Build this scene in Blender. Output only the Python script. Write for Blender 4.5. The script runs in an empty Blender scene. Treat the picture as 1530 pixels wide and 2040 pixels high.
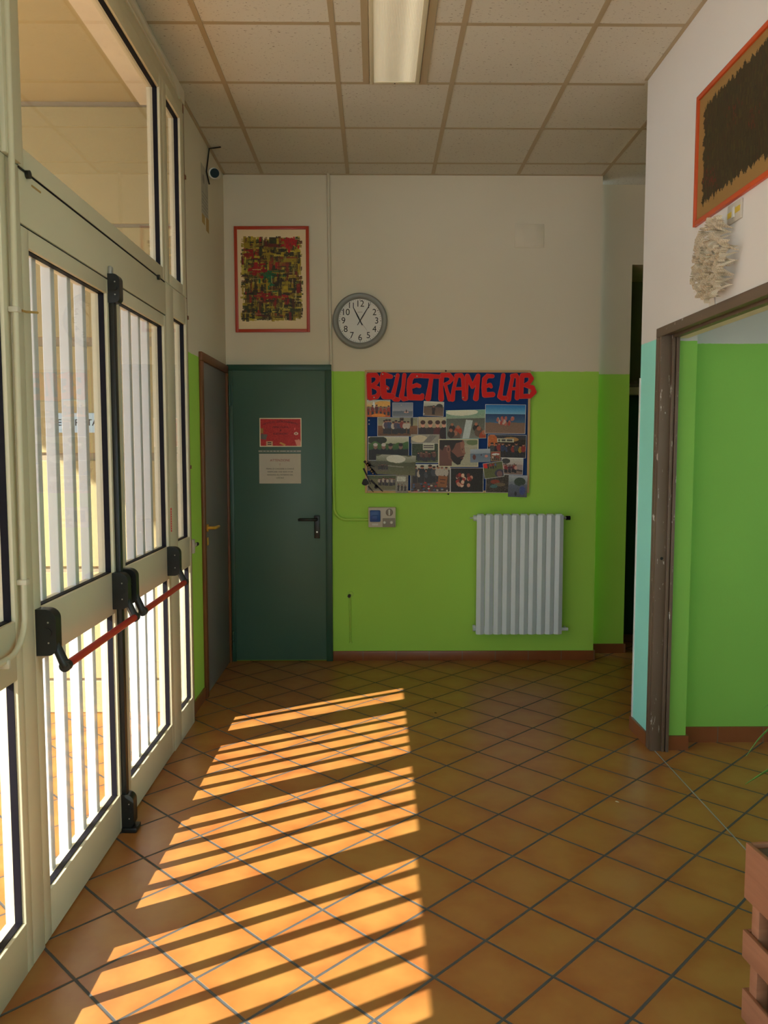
import bpy, bmesh, math, random
import numpy as np
from mathutils import Vector, Matrix

C = bpy.context.scene.collection
sc = bpy.context.scene
PI = math.pi

# ---------------------------------------------------------------- camera
cam_d = bpy.data.cameras.new('camera')
cam = bpy.data.objects.new('camera', cam_d)
C.objects.link(cam)
sc.camera = cam
CH = 1.555
cam.location = (0, 0, CH)
pitch = math.atan((1020 - 893) / 1600.0)
yaw = math.atan((765 - 749) / 1600.0)
cam.rotation_euler = (PI / 2 - pitch, 0, -yaw)
cam_d.sensor_fit = 'VERTICAL'
cam_d.sensor_height = 24.0
cam_d.lens = 24.0 * 1600.0 / 2040.0
cam_d.clip_start = 0.02

# ---------------------------------------------------------------- world, sun, daylight
SKY = 7.5
world = bpy.data.worlds.new('sky')
sc.world = world
world.use_nodes = True
wn = world.node_tree.nodes
wl = world.node_tree.links
wn.clear()
wo = wn.new('ShaderNodeOutputWorld')
bg = wn.new('ShaderNodeBackground')
tc = wn.new('ShaderNodeTexCoord')
sp = wn.new('ShaderNodeSeparateXYZ')
rp = wn.new('ShaderNodeValToRGB')
rp.color_ramp.elements[0].position = 0.0
rp.color_ramp.elements[0].color = (0.66, 0.77, 0.86, 1)
rp.color_ramp.elements[1].position = 0.7
rp.color_ramp.elements[1].color = (0.42, 0.60, 0.88, 1)
wl.new(tc.outputs['Generated'], sp.inputs[0])
wl.new(sp.outputs['Z'], rp.inputs[0])
wl.new(rp.outputs[0], bg.inputs[0])
bg.inputs[1].default_value = SKY
wl.new(bg.outputs[0], wo.inputs[0])

SUN_DIR = Vector((1.0, 0.56, -0.715))
sun_d = bpy.data.lights.new('sun', 'SUN')
sun_d.energy = 36.0
sun_d.color = (1.0, 0.94, 0.84)
sun_d.angle = math.radians(0.53)
sun = bpy.data.objects.new('sun', sun_d)
C.objects.link(sun)
sun.rotation_euler = SUN_DIR.to_track_quat('-Z', 'Y').to_euler()


def area(name, loc, direction, sx, sy, power, color):
    d = bpy.data.lights.new(name, 'AREA')
    d.shape = 'RECTANGLE'
    d.size = sx
    d.size_y = sy
    d.energy = power
    d.color = color
    o = bpy.data.objects.new(name, d)
    C.objects.link(o)
    o.location = loc
    o.rotation_euler = Vector(direction).to_track_quat('-Z', 'Z').to_euler()
    return o


area('fill_behind_camera', (0.2, -3.62, 1.75), (0, 1, 0), 2.0, 1.9, 16, (0.93, 0.96, 1.0))  # added fill lamp, set in an unseen window opening
area('daylight_side_window', (4.28, 2.3, 1.6), (-1, 0, 0), 1.9, 1.3, 2, (0.92, 0.97, 1.0))

sc.view_settings.view_transform = 'Standard'
sc.view_settings.look = 'None'
sc.view_settings.gamma = 1.0
sc.view_settings.use_curve_mapping = False
sc.view_settings.exposure = -1.0


# ---------------------------------------------------------------- materials
def new_mat(name):
    m = bpy.data.materials.new(name)
    m.use_nodes = True
    nt = m.node_tree
    b = nt.nodes['Principled BSDF']
    return m, nt, b


def setc(b, col, rough=0.6, metal=0.0, spec=0.5):
    b.inputs['Base Color'].default_value = (*col, 1)
    b.inputs['Roughness'].default_value = rough
    b.inputs['Metallic'].default_value = metal
    b.inputs['Specular IOR Level'].default_value = spec


def mth(nt, op, a, b=None, clamp=False):
    n = nt.nodes.new('ShaderNodeMath')
    n.operation = op
    n.use_clamp = clamp
    for i, v in enumerate((a, b)):
        if v is None:
            continue
        if isinstance(v, (int, float)):
            n.inputs[i].default_value = v
        else:
            nt.links.new(v, n.inputs[i])
    return n.outputs[0]


def mixc(nt, fac, a, b):
    n = nt.nodes.new('ShaderNodeMix')
    n.data_type = 'RGBA'
    if isinstance(fac, (int, float)):
        n.inputs[0].default_value = fac
    else:
        nt.links.new(fac, n.inputs[0])
    for i, v in ((6, a), (7, b)):
        if isinstance(v, tuple):
            n.inputs[i].default_value = (*v, 1)
        else:
            nt.links.new(v, n.inputs[i])
    return n.outputs[2]


def noise(nt, scale, detail=3.0, vec=None, rough=0.5):
    n = nt.nodes.new('ShaderNodeTexNoise')
    n.inputs['Scale'].default_value = scale
    n.inputs['Detail'].default_value = detail
    n.inputs['Roughness'].default_value = rough
    if vec is not None:
        nt.links.new(vec, n.inputs['Vector'])
    return n.outputs['Fac']


def objco(nt):
    n = nt.nodes.new('ShaderNodeTexCoord')
    return n.outputs['Object']


def sep(nt, v):
    n = nt.nodes.new('ShaderNodeSeparateXYZ')
    nt.links.new(v, n.inputs[0])
    return n.outputs


def comb(nt, x, y, z):
    n = nt.nodes.new('ShaderNodeCombineXYZ')
    for i, v in enumerate((x, y, z)):
        if isinstance(v, (int, float)):
            n.inputs[i].default_value = v
        else:
            nt.links.new(v, n.inputs[i])
    return n.outputs[0]


def bump(nt, b, h, strength, dist=0.002):
    n = nt.nodes.new('ShaderNodeBump')
    n.inputs['Strength'].default_value = strength
    n.inputs['Distance'].default_value = dist
    nt.links.new(h, n.inputs['Height'])
    nt.links.new(n.outputs[0], b.inputs['Normal'])


def ramp(nt, fac, lo, hi, clo, chi):
    n = nt.nodes.new('ShaderNodeMapRange')
    nt.links.new(fac, n.inputs[0])
    n.inputs[1].default_value = lo
    n.inputs[2].default_value = hi
    n.inputs[3].default_value = clo
    n.inputs[4].default_value = chi
    return n.outputs[0]


def plain(name, col, rough=0.6, metal=0.0, spec=0.5, var=0.12, vscale=8.0, bmp=0.0, bscale=120.0):
    m, nt, b = new_mat(name)
    setc(b, col, rough, metal, spec)
    co = objco(nt)
    if var > 0:
        f = noise(nt, vscale, 4, co)
        dark = tuple(c * (1 - var) for c in col)
        lite = tuple(min(1, c * (1 + var)) for c in col)
        nt.links.new(mixc(nt, f, dark, lite), b.inputs['Base Color'])
    if bmp > 0:
        bump(nt, b, noise(nt, bscale, 3, co), bmp)
    return m


def two_tone(name, upper, lower, zline, rough=0.7, scuffs=0.0):
    m, nt, b = new_mat(name)
    setc(b, upper, rough, spec=0.35)
    co = objco(nt)
    s = sep(nt, co)
    wob = noise(nt, 25, 3, co)
    z = mth(nt, 'ADD', s[2], mth(nt, 'MULTIPLY', mth(nt, 'SUBTRACT', wob, 0.5), 0.008))
    f = mth(nt, 'GREATER_THAN', z, zline)
    big = noise(nt, 1.7, 3, co)
    up = mixc(nt, big, tuple(c * 0.95 for c in upper), tuple(min(1, c * 1.04) for c in upper))
    lo = mixc(nt, big, tuple(c * 0.93 for c in lower), tuple(min(1, c * 1.06) for c in lower))
    col = mixc(nt, f, lo, up)
    if scuffs > 0:
        sn = noise(nt, 14, 6, co, 0.7)
        col = mixc(nt, ramp(nt, sn, 0.70, 0.74, 0.0, scuffs), col, (0.78, 0.74, 0.68))
    nt.links.new(col, b.inputs['Base Color'])
    bump(nt, b, noise(nt, 90, 4, co), 0.25, 0.0015)
    return m


CREAM = (0.80, 0.725, 0.565)
LIME = (0.44, 0.80, 0.105)
M = {}
M['wall'] = two_tone('painted_plaster_cream_and_lime', CREAM, LIME, 2.103)
M['wall_right'] = two_tone('painted_plaster_white_and_turquoise', (0.80, 0.77, 0.73), (0.36, 0.93, 0.80), 2.105)
M['lime_room'] = two_tone('painted_plaster_grey_and_lime', (0.62, 0.62, 0.58), (0.28, 0.62, 0.10), 2.088)
M['dark_hall'] = two_tone('painted_plaster_dimmed_green', (0.20, 0.24, 0.13), (0.02, 0.10, 0.05), 2.07)  # low light of the passage is put into these dark colours
M['bead'] = plain('white_corner_bead', (0.80, 0.82, 0.80), 0.5)
M['cream_plain'] = plain('cream_plaster', CREAM, 0.7, bmp=0.2)
M['alu'] = plain('ivory_lacquered_aluminium', (0.71, 0.65, 0.46), 0.38, var=0.05, vscale=3)
M['alu_white'] = plain('white_lacquered_aluminium', (0.85, 0.85, 0.83), 0.4, var=0.04)
M['bar_white'] = plain('white_lacquered_steel', (0.80, 0.82, 0.83), 0.35, var=0.03)
M['gasket'] = plain('black_rubber_gasket', (0.006, 0.005, 0.009), 0.6, spec=0.15)
M['black'] = plain('black_plastic', (0.012, 0.014, 0.014), 0.38, var=0.2)
M['red_bar'] = plain('red_lacquered_tube', (0.55, 0.035, 0.025), 0.3, var=0.08)
M['steel'] = plain('grey_metal', (0.40, 0.40, 0.38), 0.45, 0.3)
M['screw'] = plain('screw_metal', (0.6, 0.6, 0.58), 0.3, 0.8)
M['green_door'] = plain('green_painted_steel', (0.075, 0.155, 0.115), 0.42, var=0.10, vscale=2.2)
M['green_frame'] = plain('dark_green_painted_steel', (0.025, 0.085, 0.055), 0.4, var=0.1)
M['grey_door'] = plain('grey_laminate', (0.20, 0.19, 0.185), 0.45, var=0.06, vscale=3)
M['brass'] = plain('yellow_brass', (0.85, 0.48, 0.07), 0.3, 0.35)
M['cream_pipe'] = plain('cream_painted_conduit', (0.70, 0.64, 0.50), 0.5, var=0.05)
M['lime_pipe'] = plain('lime_painted_conduit', (0.44, 0.76, 0.10), 0.5, var=0.05)
M['radiator'] = plain('white_radiator_enamel', (0.70, 0.79, 0.82), 0.35, var=0.05, vscale=5)
M['plastic_beige'] = plain('beige_plastic', (0.62, 0.57, 0.48), 0.45, var=0.04)
M['plastic_white'] = plain('white_plastic', (0.78, 0.77, 0.72), 0.4, var=0.03)
M['plastic_blue'] = plain('blue_plastic', (0.02, 0.09, 0.36), 0.35, var=0.1)
M['plastic_grey'] = plain('grey_plastic', (0.28, 0.25, 0.21), 0.5)
M['clock_ring'] = plain('grey_clock_plastic', (0.27, 0.28, 0.26), 0.4, var=0.03)
M['dial'] = plain('clock_dial_white', (0.80, 0.79, 0.74), 0.5, var=0.02)
M['ink'] = plain('black_ink', (0.012, 0.010, 0.014), 0.6)
M['red_ink'] = plain('red_ink', (0.40, 0.04, 0.03), 0.6)
M['red_frame'] = plain('red_lacquered_wood', (0.52, 0.055, 0.02), 0.4, var=0.06)
M['orange_frame'] = plain('orange_red_lacquered_wood', (0.62, 0.09, 0.02), 0.4, var=0.06)
M['pale_wood'] = plain('pale_pine', (0.66, 0.45, 0.22), 0.55, var=0.1, vscale=14)
M['paper'] = plain('off_white_paper', (0.72, 0.66, 0.56), 0.8, var=0.05, vscale=30)
M['paper_bright'] = plain('white_photo_paper', (0.74, 0.74, 0.70), 0.6, var=0.03)
M['red_paper'] = plain('red_card', (0.82, 0.014, 0.014), 0.7, var=0.08)
M['pink_edge'] = plain('pink_cut_edge', (0.66, 0.14, 0.12), 0.7)
M['blue_board'] = plain('blue_board_fabric', (0.006, 0.05, 0.23), 0.85, var=0.15)
M['sign_blue'] = plain('pale_blue_sign', (0.50, 0.68, 0.82), 0.4, var=0.03)
M['tape'] = plain('clear_tape', (0.42, 0.40, 0.32), 0.3)
M['yellow_tape'] = plain('yellow_tape', (0.72, 0.50, 0.05), 0.4)
M['ochre_tape'] = plain('ochre_masking_tape', (0.50, 0.33, 0.10), 0.6)
M['grey_paper'] = plain('greyish_paper', (0.50, 0.47, 0.38), 0.7, var=0.35, vscale=18)
M['stone'] = plain('beige_wall_render', (0.44, 0.37, 0.19), 0.85, var=0.06, vscale=3, bmp=0.3, bscale=60)
M['stone_band_shade'] = plain('beige_band_recess_shade', (0.34, 0.28, 0.19), 0.9, var=0.06)  # shade of the recess put into a darker colour
M['soffit'] = plain('beige_soffit', (0.47, 0.40, 0.21), 0.85, var=0.04)
M['brown_frame'] = plain('chipped_brown_paint', (0.13, 0.095, 0.065), 0.5)
M['plant_leaf'] = plain('green_leaf', (0.09, 0.30, 0.05), 0.4, var=0.35, vscale=6)
M['soil'] = plain('dark_soil', (0.03, 0.02, 0.015), 0.95)
M['pot'] = plain('terracotta_pot', (0.40, 0.16, 0.08), 0.8)
M['lens'] = plain('dark_camera_lens', (0.006, 0.022, 0.026), 0.5, spec=0.2)
M['asphalt'] = plain('pale_street_surface', (0.42, 0.41, 0.39), 0.9, var=0.08)
M['chip'] = plain('dry_leaf', (0.55, 0.48, 0.30), 0.8)
M['grid'] = plain('ceiling_grid_metal', (0.47, 0.38, 0.24), 0.45, var=0.03)


# chipped brown door frame
def chipped():
    m, nt, b = new_mat('chipped_brown_door_frame')
    setc(b, (0.14, 0.10, 0.07), 0.45)
    co = objco(nt)
    s = sep(nt, co)
    v = comb(nt, mth(nt, 'MULTIPLY', s[0], 6.0), mth(nt, 'MULTIPLY', s[1], 1.5), s[2])
    n1 = noise(nt, 9, 7, v, 0.7)
    c = mixc(nt, noise(nt, 3, 3, co), (0.13, 0.085, 0.055), (0.19, 0.14, 0.10))
    c = mixc(nt, ramp(nt, n1, 0.62, 0.635, 0.0, 1.0), c, (0.60, 0.56, 0.50))
    nt.links.new(c, b.inputs['Base Color'])
    return m


M['door_frame_brown'] = chipped()


def brown_wood():
    m, nt, b = new_mat('brown_wood_trim')
    setc(b, (0.2, 0.07, 0.02), 0.45)
    co = objco(nt)
    s = sep(nt, co)
    v = comb(nt, mth(nt, 'MULTIPLY', s[0], 12.0), mth(nt, 'MULTIPLY', s[1], 12.0), s[2])
    nt.links.new(mixc(nt, noise(nt, 5, 4, v), (0.12, 0.035, 0.010), (0.26, 0.095, 0.03)), b.inputs['Base Color'])
    return m


M['brown_wood'] = brown_wood()


def crate_wood(name, a, c2):
    m, nt, b = new_mat(name)
    setc(b, a, 0.7)
    co = objco(nt)
    s = sep(nt, co)
    v = comb(nt, s[0], mth(nt, 'MULTIPLY', s[1], 0.6), mth(nt, 'MULTIPLY', s[2], 9.0))
    f = noise(nt, 7, 5, v, 0.6)
    c = mixc(nt, f, a, c2)
    k = noise(nt, 22, 2, co)
    c = mixc(nt, ramp(nt, k, 0.72, 0.76, 0.0, 0.7), c, (0.05, 0.02, 0.015))
    nt.links.new(c, b.inputs['Base Color'])
    bump(nt, b, f, 0.3, 0.002)
    return m


M['crate'] = crate_wood('reddish_crate_wood', (0.23, 0.092, 0.044), (0.41, 0.18, 0.092))
M['crate_dark'] = crate_wood('dark_crate_top_wood', (0.07, 0.05, 0.035), (0.13, 0.10, 0.07))


def terracotta(name, skirting=False):
    m, nt, b = new_mat(name)
    setc(b, (0.4, 0.15, 0.03), 0.36, spec=0.5)
    co = objco(nt)
    s = sep(nt, co)
    if not skirting:
        side = 0.3517 / math.sqrt(2)
        X = mth(nt, 'ADD', s[0], 0.005)
        Y = mth(nt, 'SUBTRACT', s[1], 2.074)
        u = mth(nt, 'DIVIDE', mth(nt, 'ADD', X, Y), side * math.sqrt(2))
        v = mth(nt, 'DIVIDE', mth(nt, 'SUBTRACT', X, Y), side * math.sqrt(2))
        u = mth(nt, 'ADD', u, 200.0)
        v = mth(nt, 'ADD', v, 200.0)
        fu = mth(nt, 'FRACT', u)
        fv = mth(nt, 'FRACT', v)
        du = mth(nt, 'MINIMUM', fu, mth(nt, 'SUBTRACT', 1.0, fu))
        dv = mth(nt, 'MINIMUM', fv, mth(nt, 'SUBTRACT', 1.0, fv))
        d = mth(nt, 'MINIMUM', du, dv)
        wob = mth(nt, 'MULTIPLY', mth(nt, 'SUBTRACT', noise(nt, 60, 2, co), 0.5), 0.006)
        d = mth(nt, 'ADD', d, wob)
        grout = ramp(nt, d, 0.0175, 0.0205, 1.0, 0.0)
        iu = mth(nt, 'FLOOR', u)
        iv = mth(nt, 'FLOOR', v)
        wn_ = nt.nodes.new('ShaderNodeTexWhiteNoise')
        nt.links.new(comb(nt, iu, iv, 0.0), wn_.inputs['Vector'])
        rnd = wn_.outputs['Value']
        edge = ramp(nt, d, 0.02, 0.30, 1.0, 0.0)
        off = comb(nt, mth(nt, 'ADD', s[0], mth(nt, 'MULTIPLY', rnd, 37.0)), s[1], 0.0)
        n1 = noise(nt, 7.0, 3, off, 0.6)
        mixf = mth(nt, 'ADD', mth(nt, 'MULTIPLY', edge, 0.55), mth(nt, 'MULTIPLY', mth(nt, 'SUBTRACT', n1, 0.42), 2.0), True)
        yel = mixc(nt, rnd, (0.42, 0.205, 0.050), (0.44, 0.195, 0.050))
        red = mixc(nt, rnd, (0.37, 0.132, 0.030), (0.34, 0.110, 0.028))
        base = mixc(nt, mixf, yel, red)
        speck = noise(nt, 160, 2, co)
        base = mixc(nt, ramp(nt, speck, 0.66, 0.72, 0.0, 0.25), base, (0.30, 0.14, 0.05))
        gcol = mixc(nt, noise(nt, 20, 4, co), (0.055, 0.056, 0.052), (0.10, 0.10, 0.095))
        col = mixc(nt, grout, base, gcol)
        nt.links.new(col, b.inputs['Base Color'])
        rg = mth(nt, 'ADD', mth(nt, 'MULTIPLY', noise(nt, 5, 4, co), 0.14), 0.27)
        rg = mth(nt, 'ADD', rg, mth(nt, 'MULTIPLY', grout, 0.4))
        nt.links.new(rg, b.inputs['Roughness'])
        h = ramp(nt, d, 0.010, 0.026, 0.0, 1.0)
        bump(nt, b, h, 0.5, 0.0025)
    else:
        xy = mth(nt, 'ADD', s[0], s[1])
        f = mth(nt, 'FRACT', mth(nt, 'DIVIDE', mth(nt, 'ADD', xy, 20.06), 0.243))
        j = mth(nt, 'LESS_THAN', f, 0.018)
        n1 = noise(nt, 8, 4, co)
        base = mixc(nt, n1, (0.22, 0.062, 0.022), (0.34, 0.115, 0.04))
        chips = ramp(nt, noise(nt, 30, 5, co, 0.7), 0.70, 0.72, 0.0, 0.8)
        base = mixc(nt, chips, base, (0.55, 0.42, 0.32))
        nt.links.new(mixc(nt, j, base, (0.20, 0.15, 0.11)), b.inputs['Base Color'])
    return m


M['tile'] = terracotta('terracotta_floor_tiles')
M['skirting'] = terracotta('terracotta_skirting', True)


def ceiling_mat():
    m, nt, b = new_mat('mineral_fibre_ceiling')
    setc(b, (0.7, 0.66, 0.6), 0.9, spec=0.2)
    co = objco(nt)
    s = sep(nt, co)
    v1 = comb(nt, mth(nt, 'MULTIPLY', s[0], 0.35), s[1], 0.0)
    n1 = noise(nt, 150, 2, v1, 0.6)
    n2 = noise(nt, 45, 2, co, 0.5)
    f = mth(nt, 'MULTIPLY', ramp(nt, n1, 0.635, 0.665, 0.0, 1.0), ramp(nt, n2, 0.40, 0.55, 0.0, 1.0))
    base = mixc(nt, noise(nt, 1.3, 4, co), (0.63, 0.60, 0.51), (0.75, 0.73, 0.65))
    nt.links.new(mixc(nt, f, base, (0.22, 0.17, 0.13)), b.inputs['Base Color'])
    bump(nt, b, mth(nt, 'SUBTRACT', 1.0, f), 0.3, 0.002)
    return m


M['ceiling'] = ceiling_mat()


def glass_mat():
    m = bpy.data.materials.new('window_glass')
    m.use_nodes = True
    nt = m.node_tree
    nt.nodes.clear()
    out = nt.nodes.new('ShaderNodeOutputMaterial')
    tr = nt.nodes.new('ShaderNodeBsdfTransparent')
    tr.inputs[0].default_value = (0.95, 0.96, 0.95, 1)
    gl = nt.nodes.new('ShaderNodeBsdfGlossy')
    gl.inputs['Roughness'].default_value = 0.01
    lw = nt.nodes.new('ShaderNodeLayerWeight')
    lw.inputs['Blend'].default_value = 0.5
    fz = mth(nt, 'ADD', 0.04, mth(nt, 'MULTIPLY', 0.9, mth(nt, 'POWER', lw.outputs['Facing'], 5.0)))
    mx = nt.nodes.new('ShaderNodeMixShader')
    nt.links.new(fz, mx.inputs[0])
    nt.links.new(tr.outputs[0], mx.inputs[1])
    nt.links.new(gl.outputs[0], mx.inputs[2])
    nt.links.new(mx.outputs[0], out.inputs[0])
    return m


M['glass'] = glass_mat()


def lamp_mat():
    m, nt, b = new_mat('ribbed_lamp_diffuser')
    setc(b, (0.80, 0.76, 0.62), 0.4)
    co = objco(nt)
    s = sep(nt, co)
    g1 = mth(nt, 'POWER', 2.718, mth(nt, 'MULTIPLY', mth(nt, 'POWER', mth(nt, 'DIVIDE', mth(nt, 'ABSOLUTE', mth(nt, 'SUBTRACT', s[0], 0.160)), 0.032), 2.0), -1.0))
    g2 = mth(nt, 'POWER', 2.718, mth(nt, 'MULTIPLY', mth(nt, 'POWER', mth(nt, 'DIVIDE', mth(nt, 'ABSOLUTE', mth(nt, 'SUBTRACT', s[0], 0.03)), 0.032), 2.0), -1.0))
    e = mth(nt, 'ADD', 0.32, mth(nt, 'ADD', mth(nt, 'MULTIPLY', g1, 0.42), mth(nt, 'MULTIPLY', g2, 0.18)))
    rib = mth(nt, 'SINE', mth(nt, 'MULTIPLY', s[0], 900.0))
    e = mth(nt, 'MULTIPLY', e, mth(nt, 'ADD', 1.0, mth(nt, 'MULTIPLY', rib, 0.07)))
    b.inputs['Emission Color'].default_value = (1.0, 0.86, 0.57, 1)
    nt.links.new(e, b.inputs['Emission Strength'])
    bump(nt, b, rib, 0.4, 0.001)
    return m


M['diffuser'] = lamp_mat()


def vcol_mat(name, rough=0.5):
    m, nt, b = new_mat(name)
    setc(b, (1, 1, 1), rough)
    a = nt.nodes.new('ShaderNodeVertexColor')
    a.layer_name = 'print'
    nt.links.new(a.outputs[0], b.inputs['Base Color'])
    return m


M['print'] = vcol_mat('printed_photograph', 0.45)
M['paint_print'] = vcol_mat('brushed_acrylic_paint', 0.5)


# ---------------------------------------------------------------- mesh builder
class MB:
    def __init__(s):
        s.v = []
        s.f = []
        s.mi = []

    def add(s, verts, faces, mi=0, mat=None):
        o = len(s.v)
        for p in verts:
            p = Vector(p)
            s.v.append(tuple(mat @ p) if mat is not None else tuple(p))
        for f in faces:
            s.f.append([i + o for i in f])
            s.mi.append(mi)

    def box(s, x0, x1, y0, y1, z0, z1, mi=0, mat=None):
        v = [(x, y, z) for z in (z0, z1) for y in (y0, y1) for x in (x0, x1)]
        f = [(0, 2, 3, 1), (4, 5, 7, 6), (0, 1, 5, 4), (2, 6, 7, 3), (0, 4, 6, 2), (1, 3, 7, 5)]
        s.add(v, f, mi, mat)

    def bbox(s, x0, x1, y0, y1, z0, z1, r=0.003, seg=2, mi=0, mat=None):
        bm = bmesh.new()
        bmesh.ops.create_cube(bm, size=1)
        for v in bm.verts:
            v.co = Vector(((x0 + x1) / 2 + v.co.x * (x1 - x0), (y0 + y1) / 2 + v.co.y * (y1 - y0), (z0 + z1) / 2 + v.co.z * (z1 - z0)))
        bmesh.ops.bevel(bm, geom=bm.edges[:], offset=r, segments=seg, profile=0.5, affect='EDGES')
        s.bm(bm, mi, mat)

    def bm(s, bm, mi=0, mat=None):
        bm.verts.index_update()
        s.add([v.co.copy() for v in bm.verts], [[v.index for v in f.verts] for f in bm.faces], mi, mat)
        bm.free()

    def tube(s, pts, r, seg=12, mi=0, caps=True):
        pts = [Vector(p) for p in pts]
        rr = r if isinstance(r, (list, tuple)) else [r] * len(pts)
        base = len(s.v)
        up = None
        for i, p in enumerate(pts):
            t = (pts[min(i + 1, len(pts) - 1)] - pts[max(i - 1, 0)]).normalized()
            if up is None:
                up = Vector((0, 0, 1)) if abs(t.z) < 0.9 else Vector((1, 0, 0))
            a = t.cross(up).normalized()
            b = a.cross(t).normalized()
            up = b
            for k in range(seg):
                an = 2 * PI * k / seg
                s.v.append(tuple(p + a * math.cos(an) * rr[i] + b * math.sin(an) * rr[i]))
        for i in range(len(pts) - 1):
            for k in range(seg):
                k2 = (k + 1) % seg
                s.f.append([base + i * seg + k, base + (i + 1) * seg + k, base + (i + 1) * seg + k2, base + i * seg + k2])
                s.mi.append(mi)
        if caps:
            s.f.append([base + k for k in range(seg)])
            s.mi.append(mi)
            s.f.append([base + (len(pts) - 1) * seg + k for k in reversed(range(seg))])
            s.mi.append(mi)

    def cyl(s, p0, p1, r, seg=24, mi=0):
        s.tube([p0, p1], r, seg, mi)

    def prism(s, poly, axis_vec, mi=0, mat=None):
        n = len(poly)
        a = [Vector(p) for p in poly]
        d = Vector(axis_vec)
        v = a + [p + d for p in a]
        f = [list(range(n))[::-1], [n + i for i in range(n)]]
        for i in range(n):
            j = (i + 1) % n
            f.append([i, j, n + j, n + i])
        s.add(v, f, mi, mat)

    def lathe(s, prof, mat, seg=48, mi=0):
        # prof: (r, h) about local Z
        v = []
        for r, h in prof:
            for k in range(seg):
                an = 2 * PI * k / seg
                v.append((r * math.cos(an), r * math.sin(an), h))
        f = []
        for i in range(len(prof) - 1):
            for k in range(seg):
                k2 = (k + 1) % seg
                f.append((i * seg + k, i * seg + k2, (i + 1) * seg + k2, (i + 1) * seg + k))
        s.add(v, f, mi, mat)

    def build(s, name, mats, parent=None, smooth=False):
        me = bpy.data.meshes.new(name)
        me.from_pydata(s.v, [], s.f)
        if not isinstance(mats, (list, tuple)):
            mats = [mats]
        for m in mats:
            me.materials.append(m)
        me.polygons.foreach_set('material_index', s.mi)
        bm = bmesh.new()
        bm.from_mesh(me)
        bmesh.ops.recalc_face_normals(bm, faces=bm.faces)
        bm.to_mesh(me)
        bm.free()
        if smooth:
            me.polygons.foreach_set('use_smooth', [True] * len(me.polygons))
            me.set_sharp_from_angle(angle=math.radians(40))
        me.update()
        o = bpy.data.objects.new(name, me)
        C.objects.link(o)
        if parent is not None:
            o.parent = parent
            o.matrix_parent_inverse = parent.matrix_world.inverted()
        return o


def tag(o, label=None, cat=None, group=None, kind=None):
    if label:
        o['label'] = label
    if cat:
        o['category'] = cat
    if group:
        o['group'] = group
    if kind:
        o['kind'] = kind
    return o


def empty(name, loc, label=None, cat=None, group=None, kind=None):
    o = bpy.data.objects.new(name, None)
    o.empty_display_size = 0.1
    C.objects.link(o)
    o.location = loc
    o.matrix_world = Matrix.Translation(loc)
    return tag(o, label, cat, group, kind)


def struct(o, label=None, cat=None):
    return tag(o, label, cat, None, 'structure')


def boxobj(name, dims, m, parent=None, r=0):
    b = MB()
    if r:
        b.bbox(*dims, r=r)
    else:
        b.box(*dims)
    return b.build(name, m, parent, smooth=bool(r))


# frames: local (x right, y up, z towards viewer) -> world
def back_frame(x, z, y=5.808, rot=0.0):
    m = Matrix(((1, 0, 0, x), (0, 0, -1, y), (0, 1, 0, z), (0, 0, 0, 1)))
    return m @ Matrix.Rotation(rot, 4, 'Z')


def right_frame(y, z, x=1.42, rot=0.0):
    m = Matrix(((0, 0, -1, x), (-1, 0, 0, y), (0, 1, 0, z), (0, 0, 0, 1)))
    return m @ Matrix.Rotation(rot, 4, 'Z')


def left_frame(y, z, x=-1.07, rot=0.0):
    m = Matrix(((0, 0, 1, x), (1, 0, 0, y), (0, 1, 0, z), (0, 0, 0, 1)))
    return m @ Matrix.Rotation(rot, 4, 'Z')


def text_into(mb, text, size, mat, mi=0, offset=0.0, align='CENTER', depth=0.0003, narrow=1.0):
    cu = bpy.data.curves.new('lettering', 'FONT')
    cu.body = text
    cu.size = size
    cu.align_x = align
    cu.align_y = 'CENTER'
    cu.offset = offset
    cu.extrude = depth
    o = bpy.data.objects.new('lettering', cu)
    C.objects.link(o)
    dg = bpy.context.evaluated_depsgraph_get()
    me = o.evaluated_get(dg).to_mesh()
    mb.add([Vector((v.co.x * narrow, v.co.y, v.co.z)) for v in me.vertices], [list(p.vertices) for p in me.polygons], mi, mat)
    o.evaluated_get(dg).to_mesh_clear()
    bpy.data.objects.remove(o)
    bpy.data.curves.remove(cu)


# ---------------------------------------------------------------- raster prints (pictures on paper)
def lin(c):
    c = np.asarray(c, float) / 255.0
    return np.where(c <= 0.04045, c / 12.92, ((c + 0.055) / 1.055) ** 2.4)


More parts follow.
